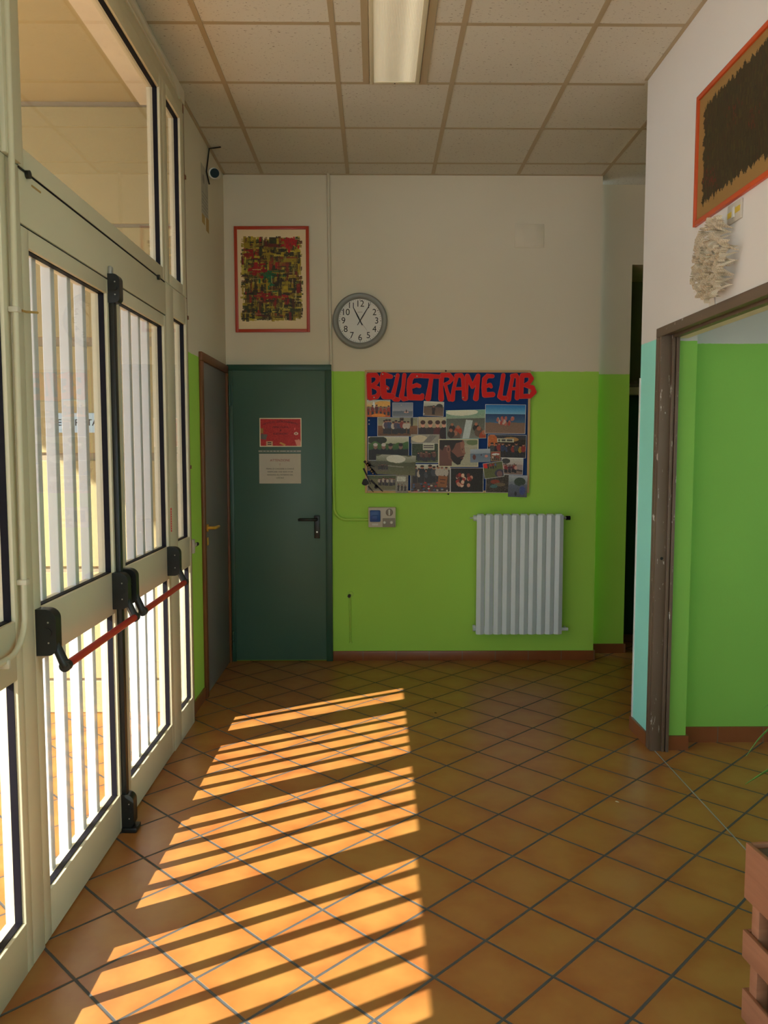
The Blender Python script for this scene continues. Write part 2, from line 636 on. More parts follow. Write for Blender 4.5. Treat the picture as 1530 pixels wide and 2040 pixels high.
def print_mesh(name, img, w, h, mat, material, parent=None, back=None, thick=0.0008):
    """img (rows, cols, 3) of linear colour; a sheet w x h centred on mat"""
    H, W = img.shape[:2]
    xs = np.linspace(-w / 2, w / 2, W + 1)
    ys = np.linspace(h / 2, -h / 2, H + 1)
    gx, gy = np.meshgrid(xs, ys)
    co = np.stack([gx.ravel(), gy.ravel(), np.zeros(gx.size) + thick], 1)
    idx = np.arange((W + 1) * (H + 1)).reshape(H + 1, W + 1)
    quads = np.stack([idx[1:, :-1].ravel(), idx[1:, 1:].ravel(), idx[:-1, 1:].ravel(), idx[:-1, :-1].ravel()], 1)
    n0 = len(co)
    rim = np.array([(-w / 2, -h / 2, 0), (w / 2, -h / 2, 0), (w / 2, h / 2, 0), (-w / 2, h / 2, 0),
                    (-w / 2, -h / 2, thick), (w / 2, -h / 2, thick), (w / 2, h / 2, thick), (-w / 2, h / 2, thick)])
    co = np.vstack([co, rim])
    faces = quads.tolist()
    faces += [[n0 + 3, n0 + 2, n0 + 1, n0], [n0, n0 + 1, n0 + 5, n0 + 4], [n0 + 1, n0 + 2, n0 + 6, n0 + 5], [n0 + 2, n0 + 3, n0 + 7, n0 + 6], [n0 + 3, n0, n0 + 4, n0 + 7]]
    me = bpy.data.meshes.new(name)
    R = np.array(mat)
    co = co @ R[:3, :3].T + R[:3, 3]
    me.from_pydata(co.tolist(), [], faces)
    me.materials.append(material)
    me.materials.append(back or M['paper_bright'])
    mi = [0] * (W * H) + [1] * 5
    me.polygons.foreach_set('material_index', mi)
    ca = me.color_attributes.new('print', 'FLOAT_COLOR', 'CORNER')
    cols = np.ones((len(faces) * 4, 4))
    cols[:W * H * 4, :3] = np.repeat(img.reshape(-1, 3), 4, axis=0)
    ca.data.foreach_set('color', cols.ravel())
    me.update()
    o = bpy.data.objects.new(name, me)
    C.objects.link(o)
    if parent is not None:
        o.parent = parent
        o.matrix_parent_inverse = parent.matrix_world.inverted()
    return o


class Img:
    def __init__(s, W, H, col, seed=0):
        s.W, s.H = W, H
        s.a = np.zeros((H, W, 3)) + np.array(col, float)
        s.r = np.random.RandomState(seed)
        s.Y, s.X = np.mgrid[0:H, 0:W]
        s.x = (s.X + 0.5) / W
        s.y = (s.Y + 0.5) / H

    def band(s, y0, y1, c0, c1=None, wob=0.0):
        c0 = np.array(c0, float)
        c1 = np.array(c1 if c1 is not None else c0, float)
        off = wob * np.sin(s.x * 9 + s.r.rand() * 6) + wob * 0.5 * np.sin(s.x * 23 + 1)
        m = (s.y >= y0 + off) & (s.y < y1)
        t = np.clip((s.y - y0) / max(1e-6, y1 - y0), 0, 1)[..., None]
        s.a = np.where(m[..., None], c0 * (1 - t) + c1 * t, s.a)

    def ell(s, cx, cy, rx, ry, c, ang=0.0):
        dx = s.x - cx
        dy = (s.y - cy)
        ca, sa = math.cos(ang), math.sin(ang)
        u = dx * ca + dy * sa
        v = -dx * sa + dy * ca
        m = (u / rx) ** 2 + (v / ry) ** 2 < 1
        s.a[m] = np.array(c, float)

    def rect(s, x0, x1, y0, y1, c, ang=0.0):
        cx, cy = (x0 + x1) / 2, (y0 + y1) / 2
        dx, dy = s.x - cx, s.y - cy
        ca, sa = math.cos(ang), math.sin(ang)
        u = dx * ca + dy * sa
        v = -dx * sa + dy * ca
        m = (abs(u) < (x1 - x0) / 2) & (abs(v) < (y1 - y0) / 2)
        s.a[m] = np.array(c, float)

    def person(s, cx, feet, h, top, legs=(40, 35, 40), skin=(150, 100, 80), wide=1.0):
        w = h * 0.13 * wide * s.H / s.W
        s.rect(cx - w * 0.7, cx + w * 0.7, feet - h * 0.48, feet, legs)
        s.ell(cx, feet - h * 0.62, w, h * 0.24, top)
        s.ell(cx, feet - h * 0.91, w * 0.55, h * 0.10, skin)
        s.ell(cx, feet - h * 0.96, w * 0.6, h * 0.06, (40, 25, 18))

    def crowd(s, n, x0, x1, feet, h, cols, jit=0.03):
        for k in range(n):
            x = x0 + (x1 - x0) * (k + 0.5) / n + s.r.uniform(-1, 1) * jit * 0.5
            f = feet + s.r.uniform(-1, 1) * jit
            s.person(x, f, h * s.r.uniform(0.85, 1.1), cols[s.r.randint(len(cols))], wide=s.r.uniform(1.0, 1.5))

    def poly(s, pts, c):
        m = np.zeros((s.H, s.W), bool)
        n = len(pts)
        for i in range(n):
            (x0, y0), (x1, y1) = pts[i], pts[(i + 1) % n]
            if y0 == y1:
                continue
            cond = ((s.y >= min(y0, y1)) & (s.y < max(y0, y1)))
            xi = x0 + (s.y - y0) * (x1 - x0) / (y1 - y0)
            m ^= cond & (s.x < xi)
        s.a[m] = np.array(c, float)

    def mottle(s, amt, cell=1):
        n = s.r.normal(0, amt, (s.H // cell + 1, s.W // cell + 1, 1))
        n = np.repeat(np.repeat(n, cell, 0), cell, 1)[:s.H, :s.W]
        s.a = s.a + n

    def border(s, px, c=(232, 228, 214)):
        if px:
            s.a[:px] = c
            s.a[-px:] = c
            s.a[:, :px] = c
            s.a[:, -px:] = c

    def out(s):
        return lin(np.clip(s.a * 1.25, 0, 255))


# ================================================================ STRUCTURE
ZC = 3.47
YB = 5.808
XF = -1.033          # inner face of the glazed front
XL = -1.07           # left plaster wall
XR = 1.42

fl = MB()
fl.box(-1.10, 4.6, -3.7, 7.2, -0.12, 0.0)
struct(fl.build('floor', M['tile']), 'terracotta tiles laid diagonally with grey grout', 'floor')

cb = MB()
cb.box(-1.25, 4.6, -3.7, 6.02, ZC, ZC + 0.1)
struct(cb.build('ceiling', M['ceiling']), 'speckled mineral fibre panels', 'ceiling')

# grid of the suspended ceiling (flush T bars, 0.602 m modules)
gb = MB()
w = 0.0125
LX0, LX1 = -0.05, 0.2535    # lamp channel centre lines
for k in range(-1, 8):
    x = -0.197 + 0.598 * k
    if x < XR - 0.02 or x > 1.5:
        gb.box(x - w, x + w, -3.6, YB - 0.001 if x < 1.55 else 6.0, ZC - 0.0022, ZC + 0.002)
for k in range(-12, 5):
    y = 3.797 + 0.594 * k
    if y < YB:
        for (a, b_) in ((XL, LX0 - 0.02), (LX1 + 0.02, XR)) if (3.1 < y < 4.3) else ((XL, XR),):
            gb.box(a, b_, y - w, y + w, ZC - 0.0012, ZC + 0.002)
for y in (4.981, 5.571):
    gb.box(XR, 4.5, y - w, y + w, ZC - 0.003, ZC + 0.002)
gb.box(XL, XL + 0.018, 4.5, YB, ZC - 0.004, ZC)
gb.box(XR - 0.018, XR, -3.6, 4.34, ZC - 0.004, ZC)
gb.box(XL, 1.60, YB - 0.018, YB, ZC - 0.004, ZC)
struct(gb.build('trim_1', M['grid']), 'beige metal grid of the suspended ceiling', 'ceiling grid')

# back wall (runs behind the green door), with the recess to its right
struct(boxobj('wall_back', (-1.25, 1.60, YB, 5.95, 0, ZC), M['wall']), 'cream over lime green painted wall', 'wall')
struct(boxobj('wall_recess', (1.55, 1.885, 6.009, 6.12, 0, ZC), M['wall']), 'set back wall strip beside the dark passage', 'wall')
rb = MB()
rb.box(1.885, 4.5, 6.009, 6.12, 2.90, ZC)
struct(rb.build('wall_lintel', M['wall']))
pb = MB()
pb.box(1.78, 4.5, 6.62, 6.72, 0, 2.93)
pb.box(1.78, 1.885, 6.12, 6.62, 0, 2.93)
struct(pb.build('wall_passage', M['dark_hall']), 'green passage wall beyond the opening, coloured dark for its shade', 'wall')
pc = MB()
pc.box(1.78, 4.6, 6.12, 6.72, 2.9, 2.96)
struct(pc.build('ceiling_passage', M['cream_plain']))
struct(boxobj('trim_2', (1.885, 3.2, 6.50, 6.62, 1.985, 2.045), M['cream_plain']), 'pale ledge across the dark passage wall', 'ledge')
struct(boxobj('wall_corridor_end', (4.5, 4.6, 4.0, 6.8, 0, ZC), M['wall']))

# left wall between glazing and back wall
struct(boxobj('wall_left', (-1.10, XL, 4.502, YB, 0, ZC), M['wall']), 'cream over lime green painted wall beside the glazing', 'wall')
# wall above glazing
struct(boxobj('wall_left_header', (-1.27, -1.03, -3.7, 4.502, 3.40, ZC), M['cream_plain']))
struct(boxobj('wall_left_behind', (-1.27, -1.03, -3.7, -2.4, 0, 3.40), M['wall']))

# right wall with its big doorway
YJ = 4.04
rw = MB()
rw.box(XR, XR + 0.075, YJ, 4.34, 0, ZC)
rw.box(XR, XR + 0.075, 2.0, YJ, 2.142, ZC)
rw.box(XR, XR + 0.075, -3.7, 2.0, 0, ZC)
struct(rw.build('wall_right', M['wall_right']), 'white over turquoise painted wall', 'wall')
struct(boxobj('trim_3', (XR - 0.004, XR + 0.014, 4.328, 4.345, 0.07, 1.93), M['bead']), 'white corner strip at the end of the turquoise wall', 'corner strip')
# wall between doorway room and corridor
dv = MB()
dv.box(XR + 0.075, 4.5, 4.145, 4.338, 0, ZC)
dv.box(XR + 0.075, 1.60, 4.035, 4.145, 0, 2.6)
struct(dv.build('wall_side_room_far', M['lime_room']), 'lime green side room wall with a short return', 'wall')
sr = MB()
sr.box(4.5, 4.6, -0.2, 1.3, 0, ZC)
sr.box(4.5, 4.6, 3.3, 4.3, 0, ZC)
sr.box(4.5, 4.6, 1.3, 3.3, 0, 0.9)
sr.box(4.5, 4.6, 1.3, 3.3, 2.3, ZC)
sr.box(XR + 0.075, 4.6, -0.3, -0.2, 0, ZC)
struct(sr.build('wall_side_room_right', M['lime_room']))
struct(boxobj('ceiling_side_room', (XR + 0.075, 4.5, -0.2, 4.145, 2.62, 2.68), M['cream_plain']))
# end wall behind the camera with a window opening added for fill light
ew = MB()
ew.box(-1.27, -0.9, -3.7, -3.6, 0, ZC)
ew.box(1.3, XR + 0.1, -3.7, -3.6, 0, ZC)
ew.box(-0.9, 1.3, -3.7, -3.6, 0, 0.75)
ew.box(-0.9, 1.3, -3.7, -3.6, 2.75, ZC)
struct(ew.build('wall_front', M['wall']))

# baseboards
struct(boxobj('baseboard_back', (-0.315, 1.612, YB - 0.012, YB, 0, 0.070), M['skirting'], r=0.002), 'terracotta skirting tiles', 'skirting')
bb = MB()
bb.box(1.6125, 1.90, 5.997, 6.009, 0, 0.070)
bb.box(1.60, 1.612, YB + 0.001, 5.9965, 0, 0.070)
bb.box(1.885, 1.897, 6.0095, 6.6, 0, 0.07)
struct(bb.build('baseboard_recess', M['skirting']))
struct(boxobj('baseboard_left', (XL, XL + 0.012, 4.502, 4.90, 0, 0.072), M['skirting']))
bb = MB()
bb.box(XR - 0.012, XR, 4.079, 4.3395, 0, 0.072)
bb.box(XR - 0.012, XR + 0.08, 4.340, 4.352, 0, 0.072)
struct(bb.build('baseboard_right', M['skirting']), 'terracotta skirting under the turquoise strip', 'skirting')
bb = MB()
bb.box(XR + 0.080, 1.612, 4.023, 4.035, 0, 0.075)
bb.box(1.60, 1.612, 4.0352, 4.1328, 0, 0.075)
bb.box(1.612, 4.5, 4.133, 4.145, 0, 0.082)
struct(bb.build('baseboard_side_room', M['skirting']), 'terracotta skirting in the side room', 'skirting')

# brown frame of the right doorway
df = empty('door_4', (XR, YJ, 0), 'wide doorway in the right wall with a chipped brown frame and no leaf', 'doorway', kind='structure')
b = MB()
b.bbox(XR - 0.012, XR + 0.0, YJ - 0.003, YJ + 0.038, 0, 2.106, r=0.003)          # architrave on wall face
b.bbox(XR - 0.010, XR + 0.045, YJ - 0.030, YJ - 0.004, 0, 2.112, r=0.003)                # jamb
b.bbox(XR + 0.045, XR + 0.060, YJ - 0.040, YJ, 0, 2.112, r=0.002)                # stop
b.bbox(XR + 0.064, XR + 0.079, YJ - 0.046, YJ, 0, 2.112, r=0.002)
b.box(XR + 0.040, XR + 0.079, YJ - 0.024, YJ, 0, 2.112)
b.build('jamb', M['door_frame_brown'], df, smooth=True)
b = MB()
b.bbox(XR - 0.012, XR + 0.0, 1.96, YJ + 0.038, 2.1065, 2.152, r=0.003)
b.bbox(XR + 0.0005, XR + 0.045, 2.0, YJ - 0.031, 2.113, 2.1415, r=0.003)
b.bbox(XR + 0.0455, XR + 0.079, 2.0, YJ - 0.047, 2.10, 2.1415, r=0.002)
b.build('head', M['door_frame_brown'], df, smooth=True)
b = MB()
b.box(XR + 0.080, XR + 0.13, 2.0, 4.034, 2.10, 2.14)
b.build('stop_strip', M['cream_plain'], df)
b = MB()
b.bbox(XR - 0.012, XR + 0.079, 1.97, 2.0, 0, 2.15, r=0.003)
b.build('jamb', M['door_frame_brown'], df, smooth=True)
b = MB()
b.cyl((XR + 0.022, YJ - 0.0306, 1.0), (XR + 0.022, YJ - 0.0312, 1.0), 0.008, 16)
b.build('latch_hole', M['black'], df)

struct(boxobj('trim_4', (XR + 0.013, XR + 0.017, 2.0, 4.03, 0, 0.003), M['steel']), 'thin metal strip across the tiles at the doorway', 'threshold strip')

# ---------------------------------------------------------------- porch outside
of = MB()
of.box(-5.2, -1.10, -10, 4.66, -0.12, -0.002)
struct(of.build('floor_porch', M['tile']), 'sunlit terracotta paving outside the glazing', 'paving')
struct(boxobj('ground_street', (-24, -5.2, -18, 12, -0.14, -0.02), M['asphalt']), 'pale street surface beyond the porch', 'ground')
pw = MB()
YP = 4.66
pw.box(-7.5, -1.10, YP, YP + 0.12, 0, 3.75, 1)
edges = [0.0, 0.195, 0.835, 1.488, 2.137, 2.80, 3.60]
tops = [0.185, 0.800, 1.440, 2.090, 2.765, 3.445, 3.75]
for z0, z1 in ((0.0, 0.19), (0.205, 0.835), (0.868, 1.485), (1.528, 2.135), (2.185, 2.795), (2.815, 3.45)):
    pw.bbox(-7.5, -1.10, YP - 0.014, YP + 0.001, z0, z1, r=0.004, seg=1)
struct(pw.build('wall_porch', [M['stone'], M['stone_band_shade']]), 'beige porch wall with recessed horizontal joints', 'wall')
pw2 = MB()
pw2.box(-1.118, -1.1005, 4.49, YP, 0, 3.47)
struct(pw2.build('wall_porch_return', M['stone']))
so = MB()
so.box(-4.60, -1.10, -10, YP, 3.48, 3.75)
for k in range(9):
    pass
struct(so.build('ceiling_porch', M['soffit']))

# plaque ENTRATA
sg = empty('entrance_plaque', (-1.70, YP - 0.014, 1.70))
tag(sg, 'pale blue ENTRATA plaque on the beige wall outside the glazed doors', 'sign')
fr = back_frame(-1.60, 1.700, YP - 0.0142)
b = MB()
b.bbox(-0.235, 0.085, -0.056, 0.056, 0.0, 0.004, r=0.001, mat=fr)
b.build('panel', M['sign_blue'], sg)
b = MB()
text_into(b, 'ENTRATA', 0.052, fr @ Matrix.Translation((-0.108, 0, 0.0042)), narrow=1.02, offset=0.0006)
text_into(b, '\u2022', 0.05, fr @ Matrix.Translation((0.028, 0.0, 0.0042)))
b.build('lettering', M['ink'], sg)


# ---------------------------------------------------------------- glazed front
XO = -1.095
XG = -1.062


def ring(mb, y0, y1, z0, z1, a0, a1, c0, c1, x0=XO, x1=XF, r=0.003):
    """rectangular ring: outer y0..y1,z0..z1; hole a0..a1,c0..c1"""
    mb.bbox(x0, x1, y0, a0, z0, z1, r=r)
    mb.bbox(x0, x1, a1, y1, z0, z1, r=r)
    mb.bbox(x0, x1, a0, a1, z0, c0, r=r)
    mb.bbox(x0, x1, a0, a1, c1, z1, r=r)


def glazing(parent, a0, a1, c0, c1):
    g = MB()
    t = 0.003
    for (p, q, r_, s_) in ((a0, a0 + t, c0, c1), (a1 - t, a1, c0, c1), (a0, a1, c0, c0 + t), (a0, a1, c1 - t, c1)):
        g.box(XG - 0.004, XG + 0.017, p, q, r_, s_)
    g.build('gasket', M['gasket'], parent)
    g = MB()
    g.box(XG - 0.003, XG + 0.001, a0 + 0.001, a1 - 0.001, c0 + 0.001, c1 - 0.001)
    g.build('pane', M['glass'], parent)


def bars(parent, ys, z0, z1, w=0.032):
    for y in ys:
        b = MB()
        b.bbox(-1.106, -1.073, y, y + w, z0, z1, r=0.002, seg=1)
        b.build('bar', M['bar_white'], parent)


LOWZ = (0.158, 0.903)
UPZ = (1.066, 2.148)

# leaf 1 and leaf 2
d1 = empty('door_1', (XF, 2.405, 0), 'nearer ivory glazed door leaf with white security bars and a red push bar', 'door', kind='structure')
d2 = empty('door_2', (XF, 3.205, 0), 'farther ivory glazed door leaf with white security bars and a red push bar', 'door', kind='structure')


def leaf(d, y0, y1, a0, a1):
    b = MB()
    z0, z1 = 0.008, 2.203
    b.bbox(XO, XF, y0, a0, z0, z1, r=0.003)
    b.bbox(XO, XF, a1, y1, z0, z1, r=0.003)
    for (c0, c1) in ((z0, LOWZ[0]), (LOWZ[1], UPZ[0]), (UPZ[1], z1)):
        b.bbox(XO, XF, a0, a1, c0, c1, r=0.003)
    b.build('leaf_frame', M['alu'], d, smooth=True)
    glazing(d, a0, a1, *LOWZ)
    glazing(d, a0, a1, *UPZ)


leaf(d1, 2.407, 3.203, 2.457, 3.150)
leaf(d2, 3.207, 4.028, 3.298, 3.985)
bars(d1, [2.568 + 0.144 * k for k in range(4)], 0.14, 2.19)
bars(d2, [3.298 + 0.107 + 0.144 * k for k in range(4)], 0.14, 2.19)


def d_housing(parent, y0, y1, z0, z1, depth, name='bar_housing'):
    poly = [(XF + 0.0005, y0, z0), (XF + 0.0005, y0, z1)]
    hh = z1 - z0
    for k in range(9):
        a = PI / 2 * (1 - k / 8.0)
        poly.append((XF + depth * 0.45 + depth * 0.55 * math.cos(a), y0, z1 - hh * 0.22 + hh * 0.22 * math.sin(a)))
    for k in range(7):
        a = -PI / 2 * (k / 6.0)
        poly.append((XF + depth * 0.55 + depth * 0.45 * math.cos(a), y0, z0 + hh * 0.18 + hh * 0.18 * math.sin(a)))
    b = MB()
    b.prism(poly, (0, y1 - y0, 0))
    bm = bmesh.new()
    vs = [bm.verts.new(v) for v in b.v]
    for f in b.f:
        bm.faces.new([vs[i] for i in f])
    bmesh.ops.bevel(bm, geom=[e for e in bm.edges if len(e.link_faces) == 2 and e.calc_face_angle(0) > 0.9], offset=0.003, segments=2, affect='EDGES')
    b2 = MB()
    b2.bm(bm)
    h = b2.build(name, M['black'], parent, smooth=True)
    s = MB()
    ym = y0 - 0.0012
    for zz in (z0 + hh * 0.28, z1 - hh * 0.28):
        s.cyl((XF + depth * 0.62, y0 - 0.001, zz), (XF + depth * 0.62, y0 + 0.001, zz), 0.0028, 10)
    s.build('screw', M['screw'], h)
    # centre disc
    s = MB()
    s.cyl((XF + depth * 0.55, y0 - 0.003, z0 + hh * 0.5), (XF + depth * 0.55, y0 + 0.001, z0 + hh * 0.5), depth * 0.24, 20)
    s.build('disc', M['black'], h)
    return h


XB, ZBAR = -0.952, 0.890


def push_bar(parent, y0, y1):
    for s_, yy in ((1, y0), (-1, y1)):
        a = MB()
        a.tube([(XF + 0.038, yy, 0.985), (XF + 0.052, yy, 0.955), (XB - 0.008, yy, 0.905), (XB, yy, ZBAR), (XB + 0.002, yy, ZBAR - 0.004)], [0.012, 0.014, 0.015, 0.017, 0.014], 14)
        a.cyl((XB, yy - 0.012, ZBAR), (XB, yy + 0.012, ZBAR), 0.0175, 18)
        a.build('lever_arm', M['black'], parent, smooth=True)
    b = MB()
    b.cyl((XB, y0 + 0.006, ZBAR), (XB, y1 - 0.006, ZBAR), 0.0128, 20)
    b.build('push_bar', M['red_bar'], parent, smooth=True)


push_bar(d1, 2.430, 3.140)
push_bar(d2, 3.250, 3.965)
d_housing(d1, 2.410, 2.452, 0.925, 1.068, 0.062)
d_housing(d1, 3.120, 3.162, 0.925, 1.068, 0.062)
d_housing(d2, 3.228, 3.268, 0.925, 1.068, 0.062)
d_housing(d2, 3.950, 3.990, 0.925, 1.068, 0.062)
# vertical rod cover at the meeting stiles with its top and bottom boxes
b = MB()
b.bbox(XF + 0.0005, XF + 0.022, 3.166, 3.198, 0.15, 2.14, r=0.004)
b.build('rod_cover', M['black'], d1, smooth=True)
d_housing(d1, 3.160, 3.204, 2.115, 2.225, 0.046, 'top_latch')
b = MB()
b.bbox(XF + 0.001, XF + 0.016, 3.163, 3.190, 2.222, 2.255, r=0.005)
b.build('strike_plate', M['steel'], d1, smooth=True)
d_housing(d1, 3.160, 3.206, 0.018, 0.155, 0.050, 'bottom_latch')
b = MB()
b.bbox(XF + 0.001, XF + 0.062, 3.150, 3.215, 0.0005, 0.020, r=0.003)
b.build('floor_socket', M['black'], d1, smooth=True)

# fixed panel nearer than leaf 1
w1 = empty('window_1', (XF, 1.30, 0), 'nearest fixed ivory glazed panel at the left edge', 'window', kind='structure')
b = MB()
z0, z1 = 0.0, 2.37
A0, A1 = 1.33, 2.280
b.bbox(XO, XF, 1.24, A0, z0, z1, r=0.003)
b.bbox(XO, XF, A1, 2.320, z0, z1, r=0.003)
for (c0, c1) in ((z0, 0.155), (0.888, 1.06), (2.275, z1)):
    b.bbox(XO, XF, A0, A1, c0, c1, r=0.003)
b.build('window_frame', M['alu'], w1, smooth=True)
glazing(w1, A0, A1, 0.155, 0.888)
glazing(w1, A0, A1, 1.06, 2.275)
bars(w1, [1.355 + 0.157 * k for k in range(6)], 0.14, 2.30)

# farther sidelight
w2 = empty('window_2', (XF, 4.035, 0), 'narrow ivory sidelight beside the left wall', 'window', kind='structure')
b = MB()
A0, A1 = 4.178, 4.440
b.bbox(XO, XF, 4.032, A0, 0, 2.37, r=0.003)
b.bbox(XO, XF, A1, 4.478, 0, 2.37, r=0.003)
for (c0, c1) in ((0, 0.155), (0.903, 1.066), (2.225, 2.37)):
    b.bbox(XO, XF, A0, A1, c0, c1, r=0.003)
b.build('window_frame', M['alu'], w2, smooth=True)
glazing(w2, A0, A1, 0.155, 0.903)
glazing(w2, A0, A1, 1.066, 2.225)
bars(w2, [4.318], 0.14, 2.20)
b = MB()
b.box(XF, XF + 0.0006, 4.036, 4.056, 1.135, 1.255)
st = b.build('warning_sticker', M['red_paper'], w2)
b = MB()
for k in range(9):
    b.box(XF + 0.0006, XF + 0.0009, 4.043, 4.051, 1.142 + 0.012 * k, 1.148 + 0.012 * k)
b.build('lettering', M['paper'], st)

# beam over the leaves, mullion and the transom windows
tb = empty('trim_5', (XF, 2.4, 2.2), 'ivory beam and mullion around the door leaves', 'frame beam', kind='structure')
b = MB()
b.bbox(XO, XF, 2.405, 4.032, 2.209, 2.363, r=0.002)
b.build('beam', M['alu'], tb, smooth=True)
b = MB()
b.bbox(XO, XF, 2.321, 2.405, 0.0, 2.37, r=0.003)
b.build('mullion', M['alu'], tb, smooth=True)
b = MB()
b.bbox(XO, XF + 0.012, 2.30, 2.40, 2.372, 3.36, r=0.003)
b.build('mullion', M['alu'], tb, smooth=True)
b = MB()
b.box(XO, XF - 0.004, 4.478, 4.502, 0, 3.40)
b.build('filler_strip', M['brown_wood'], tb)
b = MB()
b.tube([(XF - 0.012, 4.492, 0.02), (XF - 0.012, 4.492, 3.38)], 0.010, 10)
for zz in (1.45, 2.27, 3.02):
    b.bbox(XF - 0.026, XF + 0.004, 4.480, 4.504, zz - 0.010, zz + 0.010, r=0.002)
b.build('brown_cord_pipe', M['brown_wood'], tb, smooth=True)
b = MB()
b.box(XO + 0.004, XF - 0.005, 2.407, 4.03, 2.2025, 2.2075)
b.build('leaf_gap_shade', M['gasket'], tb)  # black strip stands in for shade in the gap above the leaves
b = MB()
b.box(XO + 0.004, XF - 0.003, 2.407, 4.03, 2.3635, 2.3725)
b.build('transom_gap_shade', M['gasket'], tb)  # black strip darkens the gap under the transom like shade
# ledge + cable duct above the frame
b = MB()
b.bbox(XO, XF - 0.004, -2.4, 4.478, 3.345, 3.402, r=0.002)
b.build('top_rail', M['alu'], tb, smooth=True)
b = MB()
b.tube([(XF + 0.008, -2.4, 3.425), (XF + 0.008, 4.16, 3.425), (XF + 0.006, 4.22, 3.42), (XF - 0.008, 4.40, 3.40)], 0.013, 10)
b.build('ceiling_conduit', M['cream_pipe'], tb, smooth=True)


def transom(name, y0, y1, a0, a1, c0, c1, label):
    w = empty(name, (XF, y0, 2.37), label, 'window', kind='structure')
    b = MB()
    ring(b, y0, y1, 2.372, 3.345, a0, a1, c0, c1)
    b.build('window_frame', M['alu'], w, smooth=True)
    glazing(w, a0, a1, c0, c1)
    return w


w3 = transom('window_3', 2.405, 4.035, 2.44, 3.990, 2.432, 3.272, 'large ivory transom window above the two door leaves')
w4 = transom('window_4', 4.037, 4.478, 4.115, 4.395, 2.428, 3.290, 'small ivory transom window above the narrow sidelight')
w5 = transom('window_5', 1.24, 2.299, 1.30, 2.22, 2.432, 3.272, 'transom window over the nearest fixed panel')
for yy in (2.455, 3.885):
    b = MB()
    b.cyl((XF, yy, 2.361), (XF + 0.012, yy, 2.361), 0.012, 18)
    b.bbox(XF + 0.001, XF + 0.004, yy - 0.06, yy, 2.3625, 2.3655, r=0.0005)
    b.build('pivot_knob', M['black'], w3, smooth=True)
b = MB()
b.box(XF, XF + 0.002, 2.49, 2.555, 2.338, 2.343)
b.build('tape_rest', M['ochre_tape'], w3)

# more glazing beside and behind the camera, unseen panes added for light
for i, (y0, y1) in enumerate(((0.0, 1.238), (-1.22, -0.002), (-2.4, -1.222))):
    w = empty('window_%d' % (6 + i), (XF, y0, 0), kind='structure')
    b = MB()
    ring(b, y0, y1, 0, 3.345, y0 + 0.06, y1 - 0.06, 0.15, 3.27)
    b.build('window_frame', M['alu'], w, smooth=True)
    glazing(w, y0 + 0.06, y1 - 0.06, 0.15, 3.27)

# surface conduit on the glazed front
cd = empty('electric_conduit', (-1.016, 2.31, 1.0))
tag(cd, 'ivory conduit running down the mullion left of the nearer door leaf', 'conduit')
b = MB()
pts = [(-1.016, 2.332, 3.41), (-1.016, 2.322, 2.4), (-1.016, 2.312, 1.9), (-1.016, 2.305, 1.15)]
for k in range(1, 8):
    a = PI / 2 * k / 7
    pts.append((-1.016, 2.305 - 0.11 * (1 - math.cos(a)), 1.085 - 0.11 * math.sin(a)))
pts.append((-1.016, 1.2, 0.965))
b.tube(pts, 0.0088, 14)
b.build('pipe', M['alu'], cd, smooth=True)
for (yy, zz) in ((2.314, 1.945), (2.306, 1.17), (2.330, 3.0)):
    b = MB()
    b.bbox(XF, -1.004, yy - 0.013, yy + 0.013, zz - 0.008, zz + 0.008, r=0.003)
    b.build('clip', M['cream_pipe'], cd, smooth=True)
b = MB()
b.bbox(XF, -1.004, 2.165, 2.181, 0.952, 0.978, r=0.003)
b.build('clip', M['cream_pipe'], cd, smooth=True)
b = MB()
b.tube([(-1.012, 2.345, 1.948), (-1.016, 2.38, 1.950), (-1.0, 2.425, 1.955)], 0.0035, 8)
b.build('tie_end', M['ochre_tape'], cd, smooth=True)

# ---------------------------------------------------------------- grey door in left wall
gd = empty('door_5', (XL, 4.92, 0), 'grey door with brown wooden frame in the left wall', 'door', kind='structure')
y0, y1 = 4.915, 5.78
b = MB()
b.bbox(XL, XL + 0.022, y0, y0 + 0.045, 0, 2.0845, r=0.004)
b.bbox(XL, XL + 0.022, y1 - 0.04, y1, 0, 2.0845, r=0.004)
b.bbox(XL, XL + 0.022, y0, y1, 2.085, 2.138, r=0.004)
b.build('door_frame', M['brown_wood'], gd, smooth=True)
b = MB()
b.bbox(XL, XL + 0.008, y0 + 0.045, y1 - 0.04, 0.006, 2.085, r=0.002)
b.build('leaf', M['grey_door'], gd, smooth=True)
b = MB()
b.cyl((XL + 0.008, 5.045, 1.055), (XL + 0.014, 5.045, 1.055), 0.024, 20)
b.tube([(XL + 0.012, 5.045, 1.055), (XL + 0.050, 5.045, 1.055), (XL + 0.056, 5.06, 1.055), (XL + 0.056, 5.165, 1.053), (XL + 0.050, 5.18, 1.05)], 0.010, 12)
b.build('handle', M['brass'], gd, smooth=True)
b = MB()
b.bbox(XL + 0.008, XL + 0.013, 5.028, 5.062, 0.945, 0.995, r=0.003)
b.build('keyhole_plate', M['brass'], gd, smooth=True)

# bracket by the sidelight end
br = empty('wall_bracket', (XL, 4.70, 0.95))
tag(br, 'small ivory bracket with black tip between sidelight and grey door', 'bracket')
b = MB()
b.bbox(XL, XL + 0.030, 4.56, 4.60, 0.955, 1.035, r=0.003)
b.bbox(XL + 0.010, XL + 0.024, 4.60, 4.68, 0.985, 1.005, r=0.003)
b.build('plate', M['plastic_beige'], br, smooth=True)
b = MB()
b.cyl((XL + 0.017, 4.675, 0.993), (XL + 0.017, 4.715, 0.993), 0.011, 14)
b.build('rubber_tip', M['black'], br, smooth=True)

